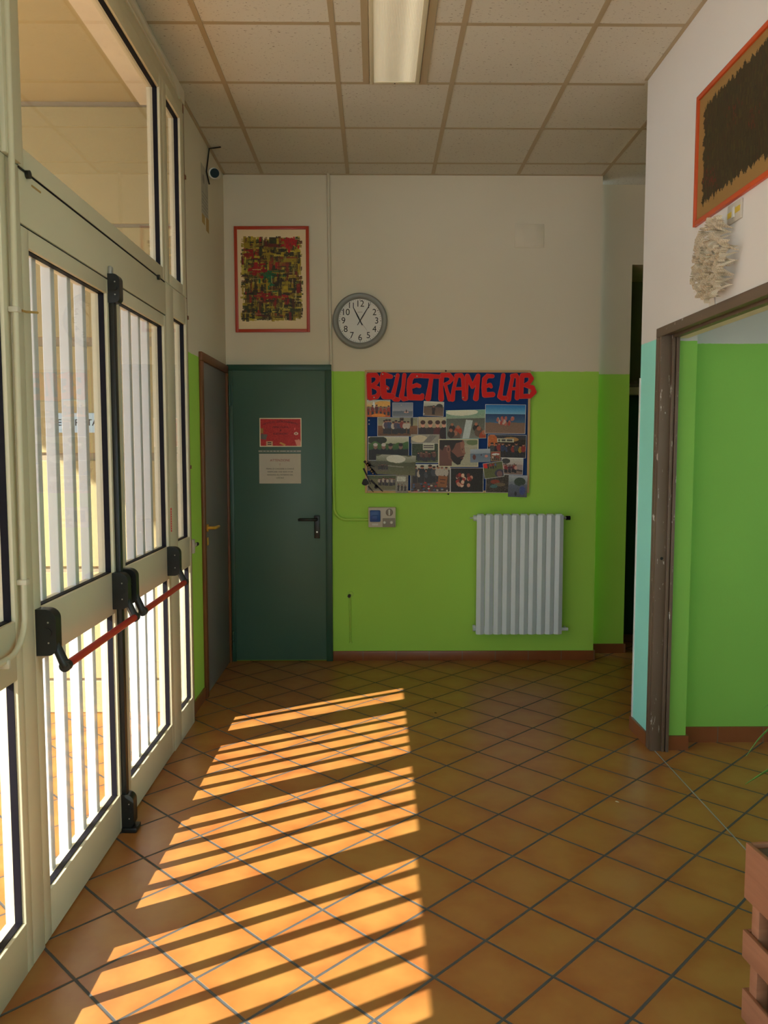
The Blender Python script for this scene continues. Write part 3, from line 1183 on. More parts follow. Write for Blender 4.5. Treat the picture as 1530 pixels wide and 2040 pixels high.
# ---------------------------------------------------------------- green steel door in back wall
gg = empty('door_3', (-0.69, YB, 0), 'green steel door with two paper notices in the back wall', 'door', kind='structure')
b = MB()
b.bbox(-1.062, -1.020, YB - 0.030, YB, 0, 2.1075, r=0.003)
b.bbox(-0.362, -0.316, YB - 0.030, YB, 0, 2.1075, r=0.003)
b.bbox(-1.062, -0.316, YB - 0.030, YB, 2.108, 2.148, r=0.003)
b.build('door_frame', M['green_frame'], gg, smooth=True)
b = MB()
b.bbox(-1.026, -0.356, YB - 0.022, YB - 0.001, 0.008, 2.112, r=0.003)
b.build('leaf', M['green_door'], gg, smooth=True)
b = MB()
b.bbox(-0.447, -0.405, YB - 0.033, YB - 0.022, 0.905, 1.072, r=0.005)
hd = b.build('handle_plate', M['black'], gg, smooth=True)
b = MB()
b.tube([(-0.427, YB - 0.030, 1.045), (-0.427, YB - 0.072, 1.045), (-0.440, YB - 0.078, 1.045), (-0.545, YB - 0.078, 1.045), (-0.552, YB - 0.072, 1.042)], 0.0105, 12)
b.build('lever', M['black'], hd, smooth=True)
b = MB()
b.cyl((-0.426, YB - 0.034, 0.952), (-0.426, YB - 0.036, 0.952), 0.006, 12)
b.build('keyhole', M['screw'], hd)
for z_ in (1.93, 0.16):
    b = MB()
    b.cyl((-1.040, YB - 0.040, z_ - 0.07), (-1.040, YB - 0.040, z_ - 0.004), 0.010, 12)
    b.cyl((-1.040, YB - 0.040, z_ + 0.004), (-1.040, YB - 0.040, z_ + 0.07), 0.010, 12)
    b.box(-1.045, -1.020, YB - 0.036, YB - 0.028, z_ - 0.07, z_ + 0.07)
    b.build('hinge', M['green_frame'], gg, smooth=True)

# notices on the green door
YD = YB - 0.0224
rn = empty('paper_notice', (-0.685, YD, 1.67))
tag(rn, 'red printed notice with dark lettering taped on the green door', 'notice')
fr = back_frame(-0.683, 1.668, YD)
im = Img(90, 62, (168, 26, 18), 5)
im.mottle(5, 2)
im.rect(0.02, 0.09, 0.36, 0.54, (150, 110, 40))
im.rect(0.02, 0.17, 0.56, 0.74, (95, 90, 80), 0.2)
im.rect(0.16, 0.31, 0.80, 0.97, (190, 150, 115))
im.rect(0.19, 0.28, 0.84, 0.87, (60, 30, 20))
im.rect(0.19, 0.28, 0.91, 0.93, (60, 30, 20))
im.rect(0.47, 0.62, 0.87, 0.93, (190, 130, 60), 0.6)
im.rect(0.86, 0.98, 0.75, 0.97, (200, 130, 110), -0.25)
im.ell(0.87, 0.54, 0.05, 0.05, (215, 180, 160))
im.ell(0.87, 0.54, 0.02, 0.02, (168, 26, 18))
im.ell(0.84, 0.38, 0.02, 0.04, (200, 80, 70))
im.border(2, (215, 190, 165))
print_mesh('sheet', im.out(), 0.300, 0.205, fr, M['print'], rn)
b = MB()
n = 21
txt = 'UFFICIO COORDINAMENTO'
for k, ch in enumerate(txt):
    if ch == ' ':
        continue
    t = (k - (n - 1) / 2) / ((n - 1) / 2)
    text_into(b, ch, 0.019, fr @ Matrix.Translation((t * 0.118, 0.077 - 0.018 * t * t, 0.001)) @ Matrix.Rotation(-0.28 * t, 4, 'Z'))
text_into(b, 'IMMACOLATA', 0.0175, fr @ Matrix.Translation((0.0, 0.037, 0.001)), offset=0.0)
text_into(b, 'E', 0.0165, fr @ Matrix.Translation((0.0, 0.014, 0.001)), offset=0.0005)
text_into(b, 'ALESSANDRO', 0.0175, fr @ Matrix.Translation((0.0, -0.010, 0.001)), offset=0.0)
b.build('lettering', M['ink'], rn)

wnn = empty('paper_notice', (-0.685, YD, 1.41))
tag(wnn, 'white ATTENZIONE notice taped on the green door below the red one', 'notice')
fr = back_frame(-0.689, 1.410, YD)
b = MB()
b.box(-0.1495, 0.1495, -0.108, 0.106, 0, 0.0009, mat=fr)
b.build('sheet', M['paper'], wnn)
b = MB()
b.box(-0.153, 0.151, 0.117, 0.130, 0, 0.0008, mat=fr)
for k in range(11):
    if k == 6:
        continue
    b.box(-0.125 + 0.024 * k, -0.119 + 0.024 * k, 0.121, 0.127, 0.0006, 0.001, 1, mat=fr)
b.build('binding_strip', [M['tape'], M['green_frame']], wnn)
b = MB()
text_into(b, 'ATTENZIONE', 0.023, fr @ Matrix.Translation((0, 0.058, 0.001)), offset=0.0)
text_into(b, '!', 0.024, fr @ Matrix.Translation((0, 0.027, 0.001)))
b.build('heading', M['red_ink'], wnn)
b = MB()
for k, t in enumerate(('PRIMA DI CHIUDERE A CHIAVE', 'VERIFICARE CHE NON VI SIA', "NESSUNO ALL'INTERNO DEL", 'LOCALE')):
    text_into(b, t, 0.0145, fr @ Matrix.Translation((0, -0.003 - 0.0215 * k, 0.001)), offset=0.0)
b.build('lettering', M['ink'], wnn)


# ---------------------------------------------------------------- painting left of the clock
def abstract(seed):
    r = np.random.RandomState(seed)
    H, W = 205, 142
    base = np.array((222, 200, 160.))
    a = np.zeros((H, W, 3)) + base
    ox0, ox1, oy0, oy1 = 9, 131, 17, 186
    dark = [(52, 40, 14), (38, 34, 12), (60, 50, 16), (44, 52, 18), (30, 28, 12), (80, 40, 16)]
    yel = [(170, 146, 26), (150, 126, 22), (186, 166, 60), (120, 100, 24)]
    red = [(150, 22, 18), (110, 28, 18), (130, 44, 22)]
    a[oy0 + 5:oy1 - 5, ox0 + 5:ox1 - 5] = (112, 92, 24)

    def dab(cx, cy, lw, lh, c, op=0.85):
        ragx0, ragx1 = ox0 - r.randint(5), ox1 + r.randint(5)
        ragy0, ragy1 = oy0 - r.randint(4), oy1 + r.randint(4)
        x0, x1 = int(max(ragx0, cx - lw / 2)), int(min(ragx1, cx + lw / 2 + 1))
        y0_, y1_ = int(max(ragy0, cy - lh / 2)), int(min(ragy1, cy + lh / 2 + 1))
        if x1 > x0 and y1_ > y0_:
            blk = a[y0_:y1_, x0:x1]
            if lw > lh:
                streak = np.repeat(r.rand(y1_ - y0_, 1) < 0.9, x1 - x0, 1)
            else:
                streak = np.repeat(r.rand(1, x1 - x0) < 0.9, y1_ - y0_, 0)
            mask = streak & (r.rand(*blk.shape[:2]) < 0.94)
            blk[mask] = blk[mask] * (1 - op) + np.array(c, float) * op * r.uniform(0.85, 1.1)

    for _ in range(760):
        pal = dark if r.rand() < 0.50 else (yel if r.rand() < 0.80 else red)
        c = pal[r.randint(len(pal))]
        if r.rand() < 0.5:
            dab(r.uniform(ox0, ox1), r.uniform(oy0, oy1), r.uniform(8, 24), r.uniform(2, 7), c)
        else:
            dab(r.uniform(ox0, ox1), r.uniform(oy0, oy1), r.uniform(2, 7), r.uniform(8, 24), c)

    def patch(x, y, rx, ry, c, n):
        for _ in range(n):
            if r.rand() < 0.6:
                dab(x + r.normal(0, rx), y + r.normal(0, ry), r.uniform(5, 12), r.uniform(1.5, 4), c)
            else:
                dab(x + r.normal(0, rx), y + r.normal(0, ry), r.uniform(1.5, 4), r.uniform(5, 12), c)
    patch(108, 28, 8, 6, (165, 12, 18), 34)
    patch(24, 48, 7, 6, (140, 18, 14), 20)
    patch(36, 82, 11, 7, (150, 14, 18), 28)
    patch(72, 92, 16, 4, (12, 92, 50), 18)
    patch(68, 112, 5, 9, (10, 96, 56), 10)
    patch(62, 140, 24, 5, (150, 26, 20), 30)
    patch(50, 168, 16, 6, (34, 42, 18), 20)
    for _ in range(34):
        if r.rand() < 0.5:
            dab(r.uniform(ox0, ox1), r.uniform(oy0, oy1), r.uniform(8, 26), 0.6, (176, 160, 96), 0.8)
        else:
            dab(r.uniform(ox0, ox1), r.uniform(oy0, oy1), 0.6, r.uniform(6, 16), (176, 160, 96), 0.8)
    return lin(np.clip(a * 1.12, 0, 255))


pa = empty('framed_painting', (-0.732, YB, 2.744))
tag(pa, 'red-framed abstract painting of yellow, red and green strokes beside the clock', 'painting')
fr = back_frame(-0.733, 2.744, YB, 0.004)
W_, H_ = 0.526, 0.733
b = MB()
t = 0.021
for (x0, x1, y0_, y1_) in ((-W_ / 2, -W_ / 2 + t, -H_ / 2, H_ / 2), (W_ / 2 - t, W_ / 2, -H_ / 2, H_ / 2), (-W_ / 2 + t, W_ / 2 - t, -H_ / 2, -H_ / 2 + t), (-W_ / 2 + t, W_ / 2 - t, H_ / 2 - t, H_ / 2)):
    b.bbox(x0, x1, y0_, y1_, 0, 0.02, r=0.002, mat=fr)
b.build('picture_frame', M['red_frame'], pa, smooth=True)
print_mesh('canvas', abstract(3), W_ - 0.04, H_ - 0.04, fr @ Matrix.Translation((0, 0, 0.008)), M['paint_print'], pa)


# painting on right wall
def dark_painting():
    r = np.random.RandomState(11)
    H, W = 110, 170
    a = np.zeros((H, W, 3)) + np.array((158, 122, 68.))
    x0, x1, y0_, y1_ = 10, 160, 9, 96
    yy, xx = np.mgrid[0:H, 0:W]
    jx = np.convolve(r.uniform(-4, 4, H + 6), np.ones(3) / 3, 'same')[:H]
    jy = np.convolve(r.uniform(-5, 5, W + 6), np.ones(3) / 3, 'same')[:W]
    m = (xx > x0 + jx[:, None]) & (xx < x1 + jx[:, None]) & (yy > y0_ + jy[None, :]) & (yy < y1_ + jy[None, :])
    a[m] = (58, 47, 24)
    for _ in range(1500):
        cx, cy = r.randint(x0 + 2, x1 - 2), r.randint(y0_ + 4, y1_ - 4)
        c = [(66, 54, 26), (48, 38, 20), (72, 62, 24), (58, 50, 28), (52, 44, 22), (62, 40, 24)][r.randint(6)]
        ww, hh = (r.randint(1, 3), r.randint(3, 9))
        sub = a[cy:cy + hh, cx:cx + ww]
        sub[m[cy:cy + hh, cx:cx + ww]] = c
    for (px, py, n) in ((30, 80, 26), (22, 68, 14), (70, 40, 16), (100, 60, 14)):
        for _ in range(n):
            ax, ay = int(px + r.normal(0, 7)), int(py + r.normal(0, 5))
            if x0 < ax < x1 and y0_ < ay < y1_:
                a[ay:ay + 3, ax:ax + 1] = (104, 34, 22)
    return lin(np.clip(a, 0, 255))


YC0 = 3.636
pr = empty('framed_painting', (XR, 3.2, 2.8))
tag(pr, 'orange-framed dark olive painting high on the right wall', 'painting')
W_, H_ = 0.92, 0.556
fr = right_frame(YC0 - W_ / 2, 2.808, XR, 0.0)
b = MB()
t = 0.021
for (x0, x1, y0_, y1_) in ((-W_ / 2, -W_ / 2 + t, -H_ / 2, H_ / 2), (W_ / 2 - t, W_ / 2, -H_ / 2, H_ / 2), (-W_ / 2 + t, W_ / 2 - t, -H_ / 2, -H_ / 2 + t), (-W_ / 2 + t, W_ / 2 - t, H_ / 2 - t, H_ / 2)):
    b.bbox(x0, x1, y0_, y1_, 0, 0.016, r=0.002, mat=fr)
b.build('picture_frame', M['orange_frame'], pr, smooth=True)
print_mesh('canvas', dark_painting(), W_ - 0.04, H_ - 0.04, fr @ Matrix.Translation((0, 0, 0.006)), M['paint_print'], pr)

# wall plate under it
sw = empty('wall_plate', (XR, 3.23, 2.48))
tag(sw, 'beige socket plate with yellow tape below the orange-framed painting', 'wall plate')
fr = right_frame(3.233, 2.482, XR)
b = MB()
b.bbox(-0.060, 0.060, -0.038, 0.038, 0, 0.010, r=0.003, mat=fr)
b.build('plate', M['plastic_beige'], sw, smooth=True)
b = MB()
b.bbox(-0.012, 0.010, -0.021, 0.021, 0.0095, 0.014, r=0.002, mat=fr)
b.build('rocker', M['plastic_white'], sw, smooth=True)
for dims in ((-0.056, -0.013, -0.014, 0.008, 0.010, 0.0108), (0.011, 0.056, -0.008, 0.014, 0.010, 0.0108)):
    b = MB()
    b.box(*dims, mat=fr)
    b.build('tape', M['yellow_tape'], sw)

# sculpture of folded book pages standing on the frame head
ps = empty('book_page_sculpture', (XR, 3.3, 2.15))
tag(ps, 'cluster of folded book pages on the right wall above the brown door frame', 'paper sculpture')
rnd = random.Random(5)


def page_material():
    m, nt, b_ = new_mat('printed_book_pages')
    setc(b_, (0.6, 0.5, 0.36), 0.85)
    co = objco(nt)
    s = sep(nt, co)
    ln = mth(nt, 'SINE', mth(nt, 'MULTIPLY', mth(nt, 'ADD', s[2], mth(nt, 'MULTIPLY', s[0], 0.7)), 900.0))
    c = mixc(nt, noise(nt, 10, 3, co), (0.74, 0.62, 0.42), (0.88, 0.82, 0.68))
    c = mixc(nt, ramp(nt, ln, 0.3, 0.8, 0.0, 0.30), c, (0.18, 0.12, 0.07))
    nt.links.new(c, b_.inputs['Base Color'])
    return m


M['pages'] = page_material()


def page_fan(cy, cz, ang, spread, n, length, wid):
    mb = MB()
    origin = Vector((XR, cy, cz))
    for k in range(n):
        a = ang + spread * (k / (n - 1) - 0.5) + rnd.uniform(-0.04, 0.04)
        L = length * rnd.uniform(0.85, 1.1)
        # direction in the wall plane with growing standoff
        d = Vector((0, -math.cos(a), math.sin(a)))
        p = []
        segs = 5
        for i in range(segs + 1):
            t_ = i / segs
            out = -0.004 - 0.060 * math.sin(t_ * PI * 0.62) - 0.004 * k / n
            curl = spread * 0.22 * t_ * t_ * (1 if k % 2 else -1)
            dd = Vector((0, -math.cos(a + curl), math.sin(a + curl)))
            p.append(origin + dd * (L * t_) + Vector((out, 0, 0)))
        for i in range(segs):
            w0 = wid * (0.7 + 0.3 * i / segs)
            w1_ = wid * (0.7 + 0.3 * (i + 1) / segs)
            nrm = Vector((-1, 0, 0))
            th = Vector((0, -math.sin(a), -math.cos(a))) * 0.0006
            v = [p[i], p[i] + nrm * w0, p[i + 1] + nrm * w1_, p[i + 1]]
            v = [Vector((min(q.x, XR - 0.001), q.y, q.z)) for q in v]
            vv = v + [q + th for q in v]
            mb.add(vv, [(0, 1, 2, 3), (7, 6, 5, 4), (0, 4, 5, 1), (1, 5, 6, 2), (2, 6, 7, 3), (3, 7, 4, 0)])
    return mb


cnt = 0
spots = []
for k in range(54):
    t_ = rnd.random()
    zc_ = 2.175 + 0.270 * (k + 0.5) / 54
    half = 0.125 * math.sin(PI * min(1, max(0.0, (zc_ - 2.13) / 0.34))) ** 0.8 + 0.012
    yc_ = 3.305 + rnd.uniform(-1, 1) * half
    spots.append((yc_, zc_))
for (yc_, zc_) in spots:
    mb = page_fan(yc_, zc_, rnd.uniform(0, 2 * PI), rnd.uniform(0.8, 1.7), rnd.randint(7, 11), rnd.uniform(0.034, 0.056), 0.024)
    mb.build('page_fan', M['pages'], ps)
b = MB()
b.add([(XR - 0.004, 3.46, 2.153), (XR - 0.004, 3.40, 2.153), (XR - 0.010, 3.41, 2.215), (XR - 0.004, 3.475, 2.22),
       (XR - 0.001, 3.46, 2.153), (XR - 0.001, 3.40, 2.153), (XR - 0.006, 3.41, 2.215), (XR - 0.001, 3.475, 2.22)],
      [(0, 1, 2, 3), (7, 6, 5, 4), (0, 4, 5, 1), (1, 5, 6, 2), (2, 6, 7, 3), (3, 7, 4, 0)])
b.build('loose_page', M['paper'], ps)

# ---------------------------------------------------------------- clock
ck = empty('wall_clock', (-0.112, YB, 2.456))
tag(ck, 'round grey-rimmed wall clock beside the conduit on the back wall', 'clock')
fr = back_frame(-0.112, 2.456, YB)
b = MB()
b.lathe([(0.188, 0.0), (0.196, 0.012), (0.194, 0.030), (0.184, 0.040), (0.168, 0.040), (0.157, 0.032), (0.153, 0.020)], fr, 72)
b.build('rim', M['clock_ring'], ck, smooth=True)
b = MB()
b.lathe([(0.0001, 0.019), (0.161, 0.019), (0.161, 0.004), (0.0001, 0.004)], fr, 72)
b.build('dial', M['dial'], ck)
for h in range(1, 13):
    b = MB()
    a = PI / 2 - 2 * PI * h / 12
    if h in (1, 11):
        text_into(b, str(h), 0.056, fr @ Matrix.Translation((0.122 * math.cos(a), 0.122 * math.sin(a), 0.0195)), offset=0.0)
        b.build('numeral', M['ink'], ck)
        continue
    text_into(b, str(h), 0.063, fr @ Matrix.Translation((0.118 * math.cos(a), 0.118 * math.sin(a), 0.0195)), offset=0.0, narrow=0.97)
    b.build('numeral', M['ink'], ck)
b = MB()
for k in range(60):
    a = 2 * PI * k / 60
    r_ = 0.0034 if k % 5 == 0 else 0.0018
    c = Vector((0.1455 * math.cos(a), 0.1455 * math.sin(a), 0.0192))
    b.cyl(fr @ c, fr @ (c + Vector((0, 0, 0.0006))), r_, 8)
b.build('minute_marks', M['ink'], ck)
b = MB()
text_into(b, 'quartz', 0.013, fr @ Matrix.Translation((0, 0.062, 0.0194)))
b.build('small_print', M['plastic_grey'], ck)


def hand(name, ang_deg, L, tail, w0, zz, m):
    a = -math.radians(ang_deg)
    f2 = fr @ Matrix.Rotation(a, 4, 'Z')
    q = MB()
    q.prism([f2 @ Vector(p) for p in ((-w0 * 0.6, -tail, zz), (w0 * 0.6, -tail, zz), (w0, L * 0.3, zz), (w0 * 0.5, L, zz), (-w0 * 0.5, L, zz), (-w0, L * 0.3, zz))], (f2.to_3x3() @ Vector((0, 0, 0.001))))
    q.build(name, m, ck)


hand('hour_hand', 333.0, 0.104, 0.035, 0.0048, 0.022, M['ink'])
hand('minute_hand', 31.5, 0.138, 0.036, 0.0037, 0.0245, M['ink'])
hand('second_hand', 144.0, 0.085, 0.030, 0.0007, 0.027, M['ink'])
b = MB()
b.cyl(fr @ Vector((0, 0, 0.019)), fr @ Vector((0, 0, 0.0285)), 0.005, 16)
b.build('pivot', M['ink'], ck)

# ---------------------------------------------------------------- back wall conduit, box, access panel, pipe stub
cb_ = empty('electric_conduit', (-0.32, YB, 1.04))
tag(cb_, 'thin conduit painted like the back wall, from ceiling to socket box', 'conduit')
b = MB()
yc_ = YB - 0.0112
b.tube([(-0.333, yc_, ZC), (-0.326, yc_, 2.6), (-0.318, yc_, 2.104)], 0.0112, 12)
b.build('upper_pipe', M['cream_pipe'], cb_, smooth=True)
b = MB()
pts = [(-0.318, yc_, 2.104), (-0.306, yc_, 1.4), (-0.302, yc_, 1.135)]
for k in range(1, 9):
    a = PI / 2 * k / 8
    pts.append((-0.302 + 0.09 * (1 - math.cos(a)), yc_, 1.130 - 0.09 * math.sin(a)))
pts.append((-0.054, yc_, 1.039))
b.tube(pts, 0.0112, 12)
b.build('lower_pipe', M['lime_pipe'], cb_, smooth=True)
b = MB()
b.cyl((-0.320, yc_, 2.13), (-0.320, yc_, 2.165), 0.0125, 12)
b.build('sleeve', M['cream_pipe'], cb_, smooth=True)

eb = empty('socket_box', (0.043, YB, 1.06))
tag(eb, 'beige socket box with a blue cover on the lime back wall', 'socket box')
fr = back_frame(0.0435, 1.0595, YB)
b = MB()
b.bbox(-0.0985, 0.0985, -0.0715, 0.0715, 0, 0.055, r=0.005, mat=fr)
b.build('housing', M['plastic_beige'], eb, smooth=True)
b = MB()
b.bbox(-0.088, -0.012, -0.032, 0.052, 0.054, 0.075, r=0.007, mat=fr)
b.build('blue_cover', M['plastic_blue'], eb, smooth=True)
b = MB()
b.bbox(-0.070, -0.030, -0.015, 0.018, 0.0745, 0.083, r=0.004, mat=fr)
b.build('cover_tab', M['plastic_blue'], eb, smooth=True)
b = MB()
b.lathe([(0.0001, 0.064), (0.014, 0.064), (0.022, 0.062), (0.026, 0.055)], fr @ Matrix.Translation((0.052, 0.036, 0)), 28)
b.build('dial_switch', M['plastic_grey'], eb, smooth=True)
b = MB()
b.bbox(0.046, 0.057, 0.014, 0.058, 0.062, 0.074, r=0.003, mat=fr)
b.build('switch_grip', M['plastic_white'], eb, smooth=True)
b = MB()
b.bbox(0.004, 0.094, -0.068, -0.006, 0.054, 0.060, r=0.002, mat=fr)
tw = b.build('twin_socket', M['plastic_grey'], eb, smooth=True)
for x_ in (0.018, 0.068):
    b = MB()
    b.lathe([(0.0001, 0.061), (0.005, 0.061), (0.009, 0.064), (0.011, 0.060)], fr @ Matrix.Translation((x_, -0.036, 0)), 20)
    b.build('screw_cap', M['plastic_white'], tw, smooth=True)
b = MB()
b.box(-0.072, -0.028, -0.058, -0.045, 0.055, 0.0562, mat=fr)
b.build('label_strip', M['paper_bright'], eb)

b = MB()
b.bbox(0.983, 1.190, YB - 0.006, YB, 2.970, 3.134, r=0.003)
b.bbox(0.993, 1.180, YB - 0.008, YB - 0.005, 2.980, 3.124, r=0.001)
tag(b.build('junction_cover', M['cream_plain'], smooth=True), 'square cream cover plate high on the right of the back wall', 'cover plate')

ws = empty('pipe_stub', (-0.19, YB, 0.3))
tag(ws, 'short vertical lime painted pipe with a black capped outlet low on the back wall', 'pipe')
b = MB()
b.tube([(-0.190, YB - 0.006, 0.48), (-0.187, YB - 0.006, 0.14)], 0.008, 10)
b.build('pipe', M['lime_pipe'], ws, smooth=True)
b = MB()
b.lathe([(0.0001, 0.010), (0.018, 0.010), (0.020, 0.0)], back_frame(-0.184, 0.492), 24)
b.build('escutcheon', M['lime_pipe'], ws, smooth=True)
b = MB()
b.cyl((-0.194, YB - 0.008, 0.484), (-0.196, YB - 0.035, 0.482), 0.0115, 18)
b.build('cap', M['black'], ws, smooth=True)
b = MB()
b.lathe([(0.0001, 0.012), (0.009, 0.012), (0.012, 0.0)], back_frame(-0.186, 0.135), 18)
b.build('foot_ring', M['lime_pipe'], ws, smooth=True)

# ---------------------------------------------------------------- radiator
rd = empty('radiator', (1.03, YB, 0.2))
tag(rd, 'white ten-column wall radiator on the lime wall under the photo board', 'radiator')
rx0, rx1, rz0, rz1 = 0.719, 1.343, 0.210, 1.086
n = 10
wd = (rx1 - rx0) / n
yf_ = YB - 0.118
for k in range(n):
    x0 = rx0 + wd * k
    xm = x0 + wd / 2
    q = MB()
    g = 0.0012
    # ridged front plate
    poly = [(x0 + g, yf_ + 0.015, 0), (xm, yf_, 0), (x0 + wd - g, yf_ + 0.015, 0), (x0 + wd - g, yf_ + 0.019, 0), (xm + 0.004, yf_ + 0.009, 0), (xm + 0.004, YB - 0.040, 0), (xm - 0.004, YB - 0.040, 0), (xm - 0.004, yf_ + 0.009, 0), (x0 + g, yf_ + 0.019, 0)]
    q.prism([(p[0], p[1], rz0 + 0.006) for p in poly], (0, 0, rz1 - rz0 - 0.014))
    # rear plate
    q.bbox(x0 + 0.010, x0 + wd - 0.010, YB - 0.046, YB - 0.038, rz0 + 0.02, rz1 - 0.02, r=0.002)
    # rounded top and bottom caps
    q.bbox(x0 + 0.006, x0 + wd - 0.006, yf_ + 0.022, YB - 0.04, rz1 - 0.030, rz1, r=0.008, seg=3)
    q.bbox(x0 + 0.006, x0 + wd - 0.006, yf_ + 0.022, YB - 0.04, rz0, rz0 + 0.03, r=0.008, seg=3)
    q.cyl((x0 + 0.0004, yf_ + 0.045, rz1 - 0.035), (x0 + wd - 0.0004, yf_ + 0.045, rz1 - 0.035), 0.020, 16)
    q.cyl((x0 + 0.0004, yf_ + 0.045, rz0 + 0.040), (x0 + wd - 0.0004, yf_ + 0.045, rz0 + 0.040), 0.020, 16)
    q.build('column', M['radiator'], rd)
b = MB()
b.cyl((rx1, yf_ + 0.045, rz1 - 0.030), (rx1 + 0.035, yf_ + 0.045, rz1 - 0.030), 0.009, 14)
b.build('valve_pipe', M['steel'], rd, smooth=True)
b = MB()
b.cyl((rx1 + 0.022, yf_ + 0.045, rz1 - 0.030), (rx1 + 0.052, yf_ + 0.045, rz1 - 0.030), 0.015, 18)
b.tube([(rx1 + 0.040, yf_ + 0.045, rz1 - 0.030), (rx1 + 0.040, YB, rz1 - 0.030)], 0.008, 12)
b.build('valve_knob', M['gasket'], rd, smooth=True)
b = MB()
b.cyl((rx1, yf_ + 0.045, rz0 + 0.036), (rx1 + 0.050, yf_ + 0.045, rz0 + 0.036), 0.012, 16)
b.tube([(rx1 + 0.040, yf_ + 0.045, rz0 + 0.036), (rx1 + 0.040, YB, rz0 + 0.036)], 0.008, 12)
b.build('return_valve', M['radiator'], rd, smooth=True)
b = MB()
b.cyl((rx0 - 0.020, yf_ + 0.045, rz1 - 0.030), (rx0, yf_ + 0.045, rz1 - 0.030), 0.021, 18)
b.cyl((rx0 - 0.045, yf_ + 0.045, rz1 - 0.030), (rx0 - 0.018, yf_ + 0.045, rz1 - 0.030), 0.004, 12)
b.build('air_vent', M['radiator'], rd, smooth=True)
b = MB()
b.cyl((rx0 - 0.018, yf_ + 0.045, rz0 + 0.045), (rx0, yf_ + 0.045, rz0 + 0.045), 0.023, 18)
b.build('end_plug', M['radiator'], rd, smooth=True)
for x_ in (rx0 + 0.12, rx1 - 0.12):
    for zz in (rz1 - 0.10, rz0 + 0.12):
        b = MB()
        b.box(x_ - 0.008, x_ + 0.008, YB - 0.045, YB, zz, zz + 0.02)
        b.build('mount', M['steel'], rd)

# ---------------------------------------------------------------- ceiling lamp
lp = empty('ceiling_lamp', (0.10, 3.78, ZC))
tag(lp, 'long recessed ceiling lamp with ribbed yellowish diffuser', 'ceiling lamp')
ly0, ly1 = 3.19, 4.378
b = MB()
for (x0, x1) in ((-0.066, -0.034), (0.232, 0.268)):
    b.bbox(x0, x1, ly0, ly1, ZC - 0.005, ZC + 0.001, r=0.001)
b.build('side_channel', M['grid'], lp)
b = MB()
for (a0, a1, c0, c1) in ((-0.030, -0.010, ly0, ly1), (0.206, 0.228, ly0, ly1), (-0.010, 0.206, ly1 - 0.024, ly1), (-0.010, 0.206, ly0, ly0 + 0.024)):
    b.bbox(a0, a1, c0, c1, ZC - 0.012, ZC - 0.0005, r=0.002)
b.build('lamp_frame', M['alu'], lp, smooth=True)
b = MB()
b.box(-0.010, 0.206, ly0 + 0.024, ly1 - 0.024, ZC - 0.008, ZC - 0.001)
b.build('diffuser', M['diffuser'], lp)
b = MB()
b.cyl((0.10, ly1 - 0.012, ZC - 0.0118), (0.10, ly1 - 0.012, ZC - 0.0135), 0.004, 12)
b.build('latch', M['black'], lp)

# ---------------------------------------------------------------- security camera, cable and paper remains on left wall
sx = empty('security_camera', (-1.05, 5.3, 3.32))
tag(sx, 'small white bullet security camera in the upper left back corner', 'security camera')
b = MB()
b.tube([(-1.016, 5.20, 3.275), (-1.018, 5.27, 3.292), (-1.02, 5.31, 3.30)], [0.0325, 0.0325, 0.028], 28)
b.build('body', M['plastic_white'], sx, smooth=True)
b = MB()
b.cyl((-1.0097, 5.1975, 3.2745), (-1.0105, 5.204, 3.276), 0.028, 28)
b.build('lens', M['lens'], sx, smooth=True)
b = MB()
b.tube([(-1.02, 5.30, 3.30), (-1.03, 5.33, 3.315), (XL, 5.34, 3.32)], 0.010, 12)
b.cyl((XL, 5.34, 3.32), (XL + 0.008, 5.34, 3.32), 0.03, 20)
b.build('bracket', M['plastic_beige'], sx, smooth=True)

b = MB()
b.tube([(-0.985, 5.285, ZC - 0.006), (-1.03, 5.295, ZC - 0.008), (-1.062, 5.30, ZC - 0.010), (-1.065, 5.28, 3.40), (-1.065, 5.22, 3.29), (-1.065, 5.30, 3.24)], 0.0045, 8)
tag(b.build('black_cable', M['black'], smooth=True), 'black cable from the ceiling down the left wall near the camera', 'cable')

pp = empty('paper_sheet', (XL, 5.17, 3.1))
tag(pp, 'weathered grey printed sheet with tape remnants high on the left wall', 'poster')
b = MB()
b.box(XL, XL + 0.001, 5.075, 5.275, 3.00, 3.30)
b.build('sheet', M['grey_paper'], pp)
for dims in ((XL, XL + 0.0012, 5.085, 5.165, 2.945, 3.00), (XL, XL + 0.0012, 5.205, 5.285, 2.925, 3.01)):
    b = MB()
    b.box(*dims)
    b.build('tape', M['ochre_tape'], pp)
b = MB()
for k in range(6):
    b.box(XL + 0.001, XL + 0.0014, 5.095, 5.255, 3.02 + 0.022 * k, 3.026 + 0.022 * k)
b.lathe([(0.0001, 0.0014), (0.028, 0.0014), (0.028, 0.001)], left_frame(5.14, 3.22), 16)
b.build('faded_print', M['plastic_grey'], pp)

# items on passage ledge
b = MB()
b.tube([(2.00, 6.56, 2.062), (2.06, 6.56, 2.066), (2.16, 6.555, 2.058)], [0.016, 0.020, 0.014], 12)
b.cyl((2.11, 6.56, 2.06), (2.11, 6.56, 2.10), 0.012, 10)
tag(b.build('ledge_ornament', M['plastic_grey'], smooth=True), 'dark low object lying on the pale passage ledge', 'ornament')

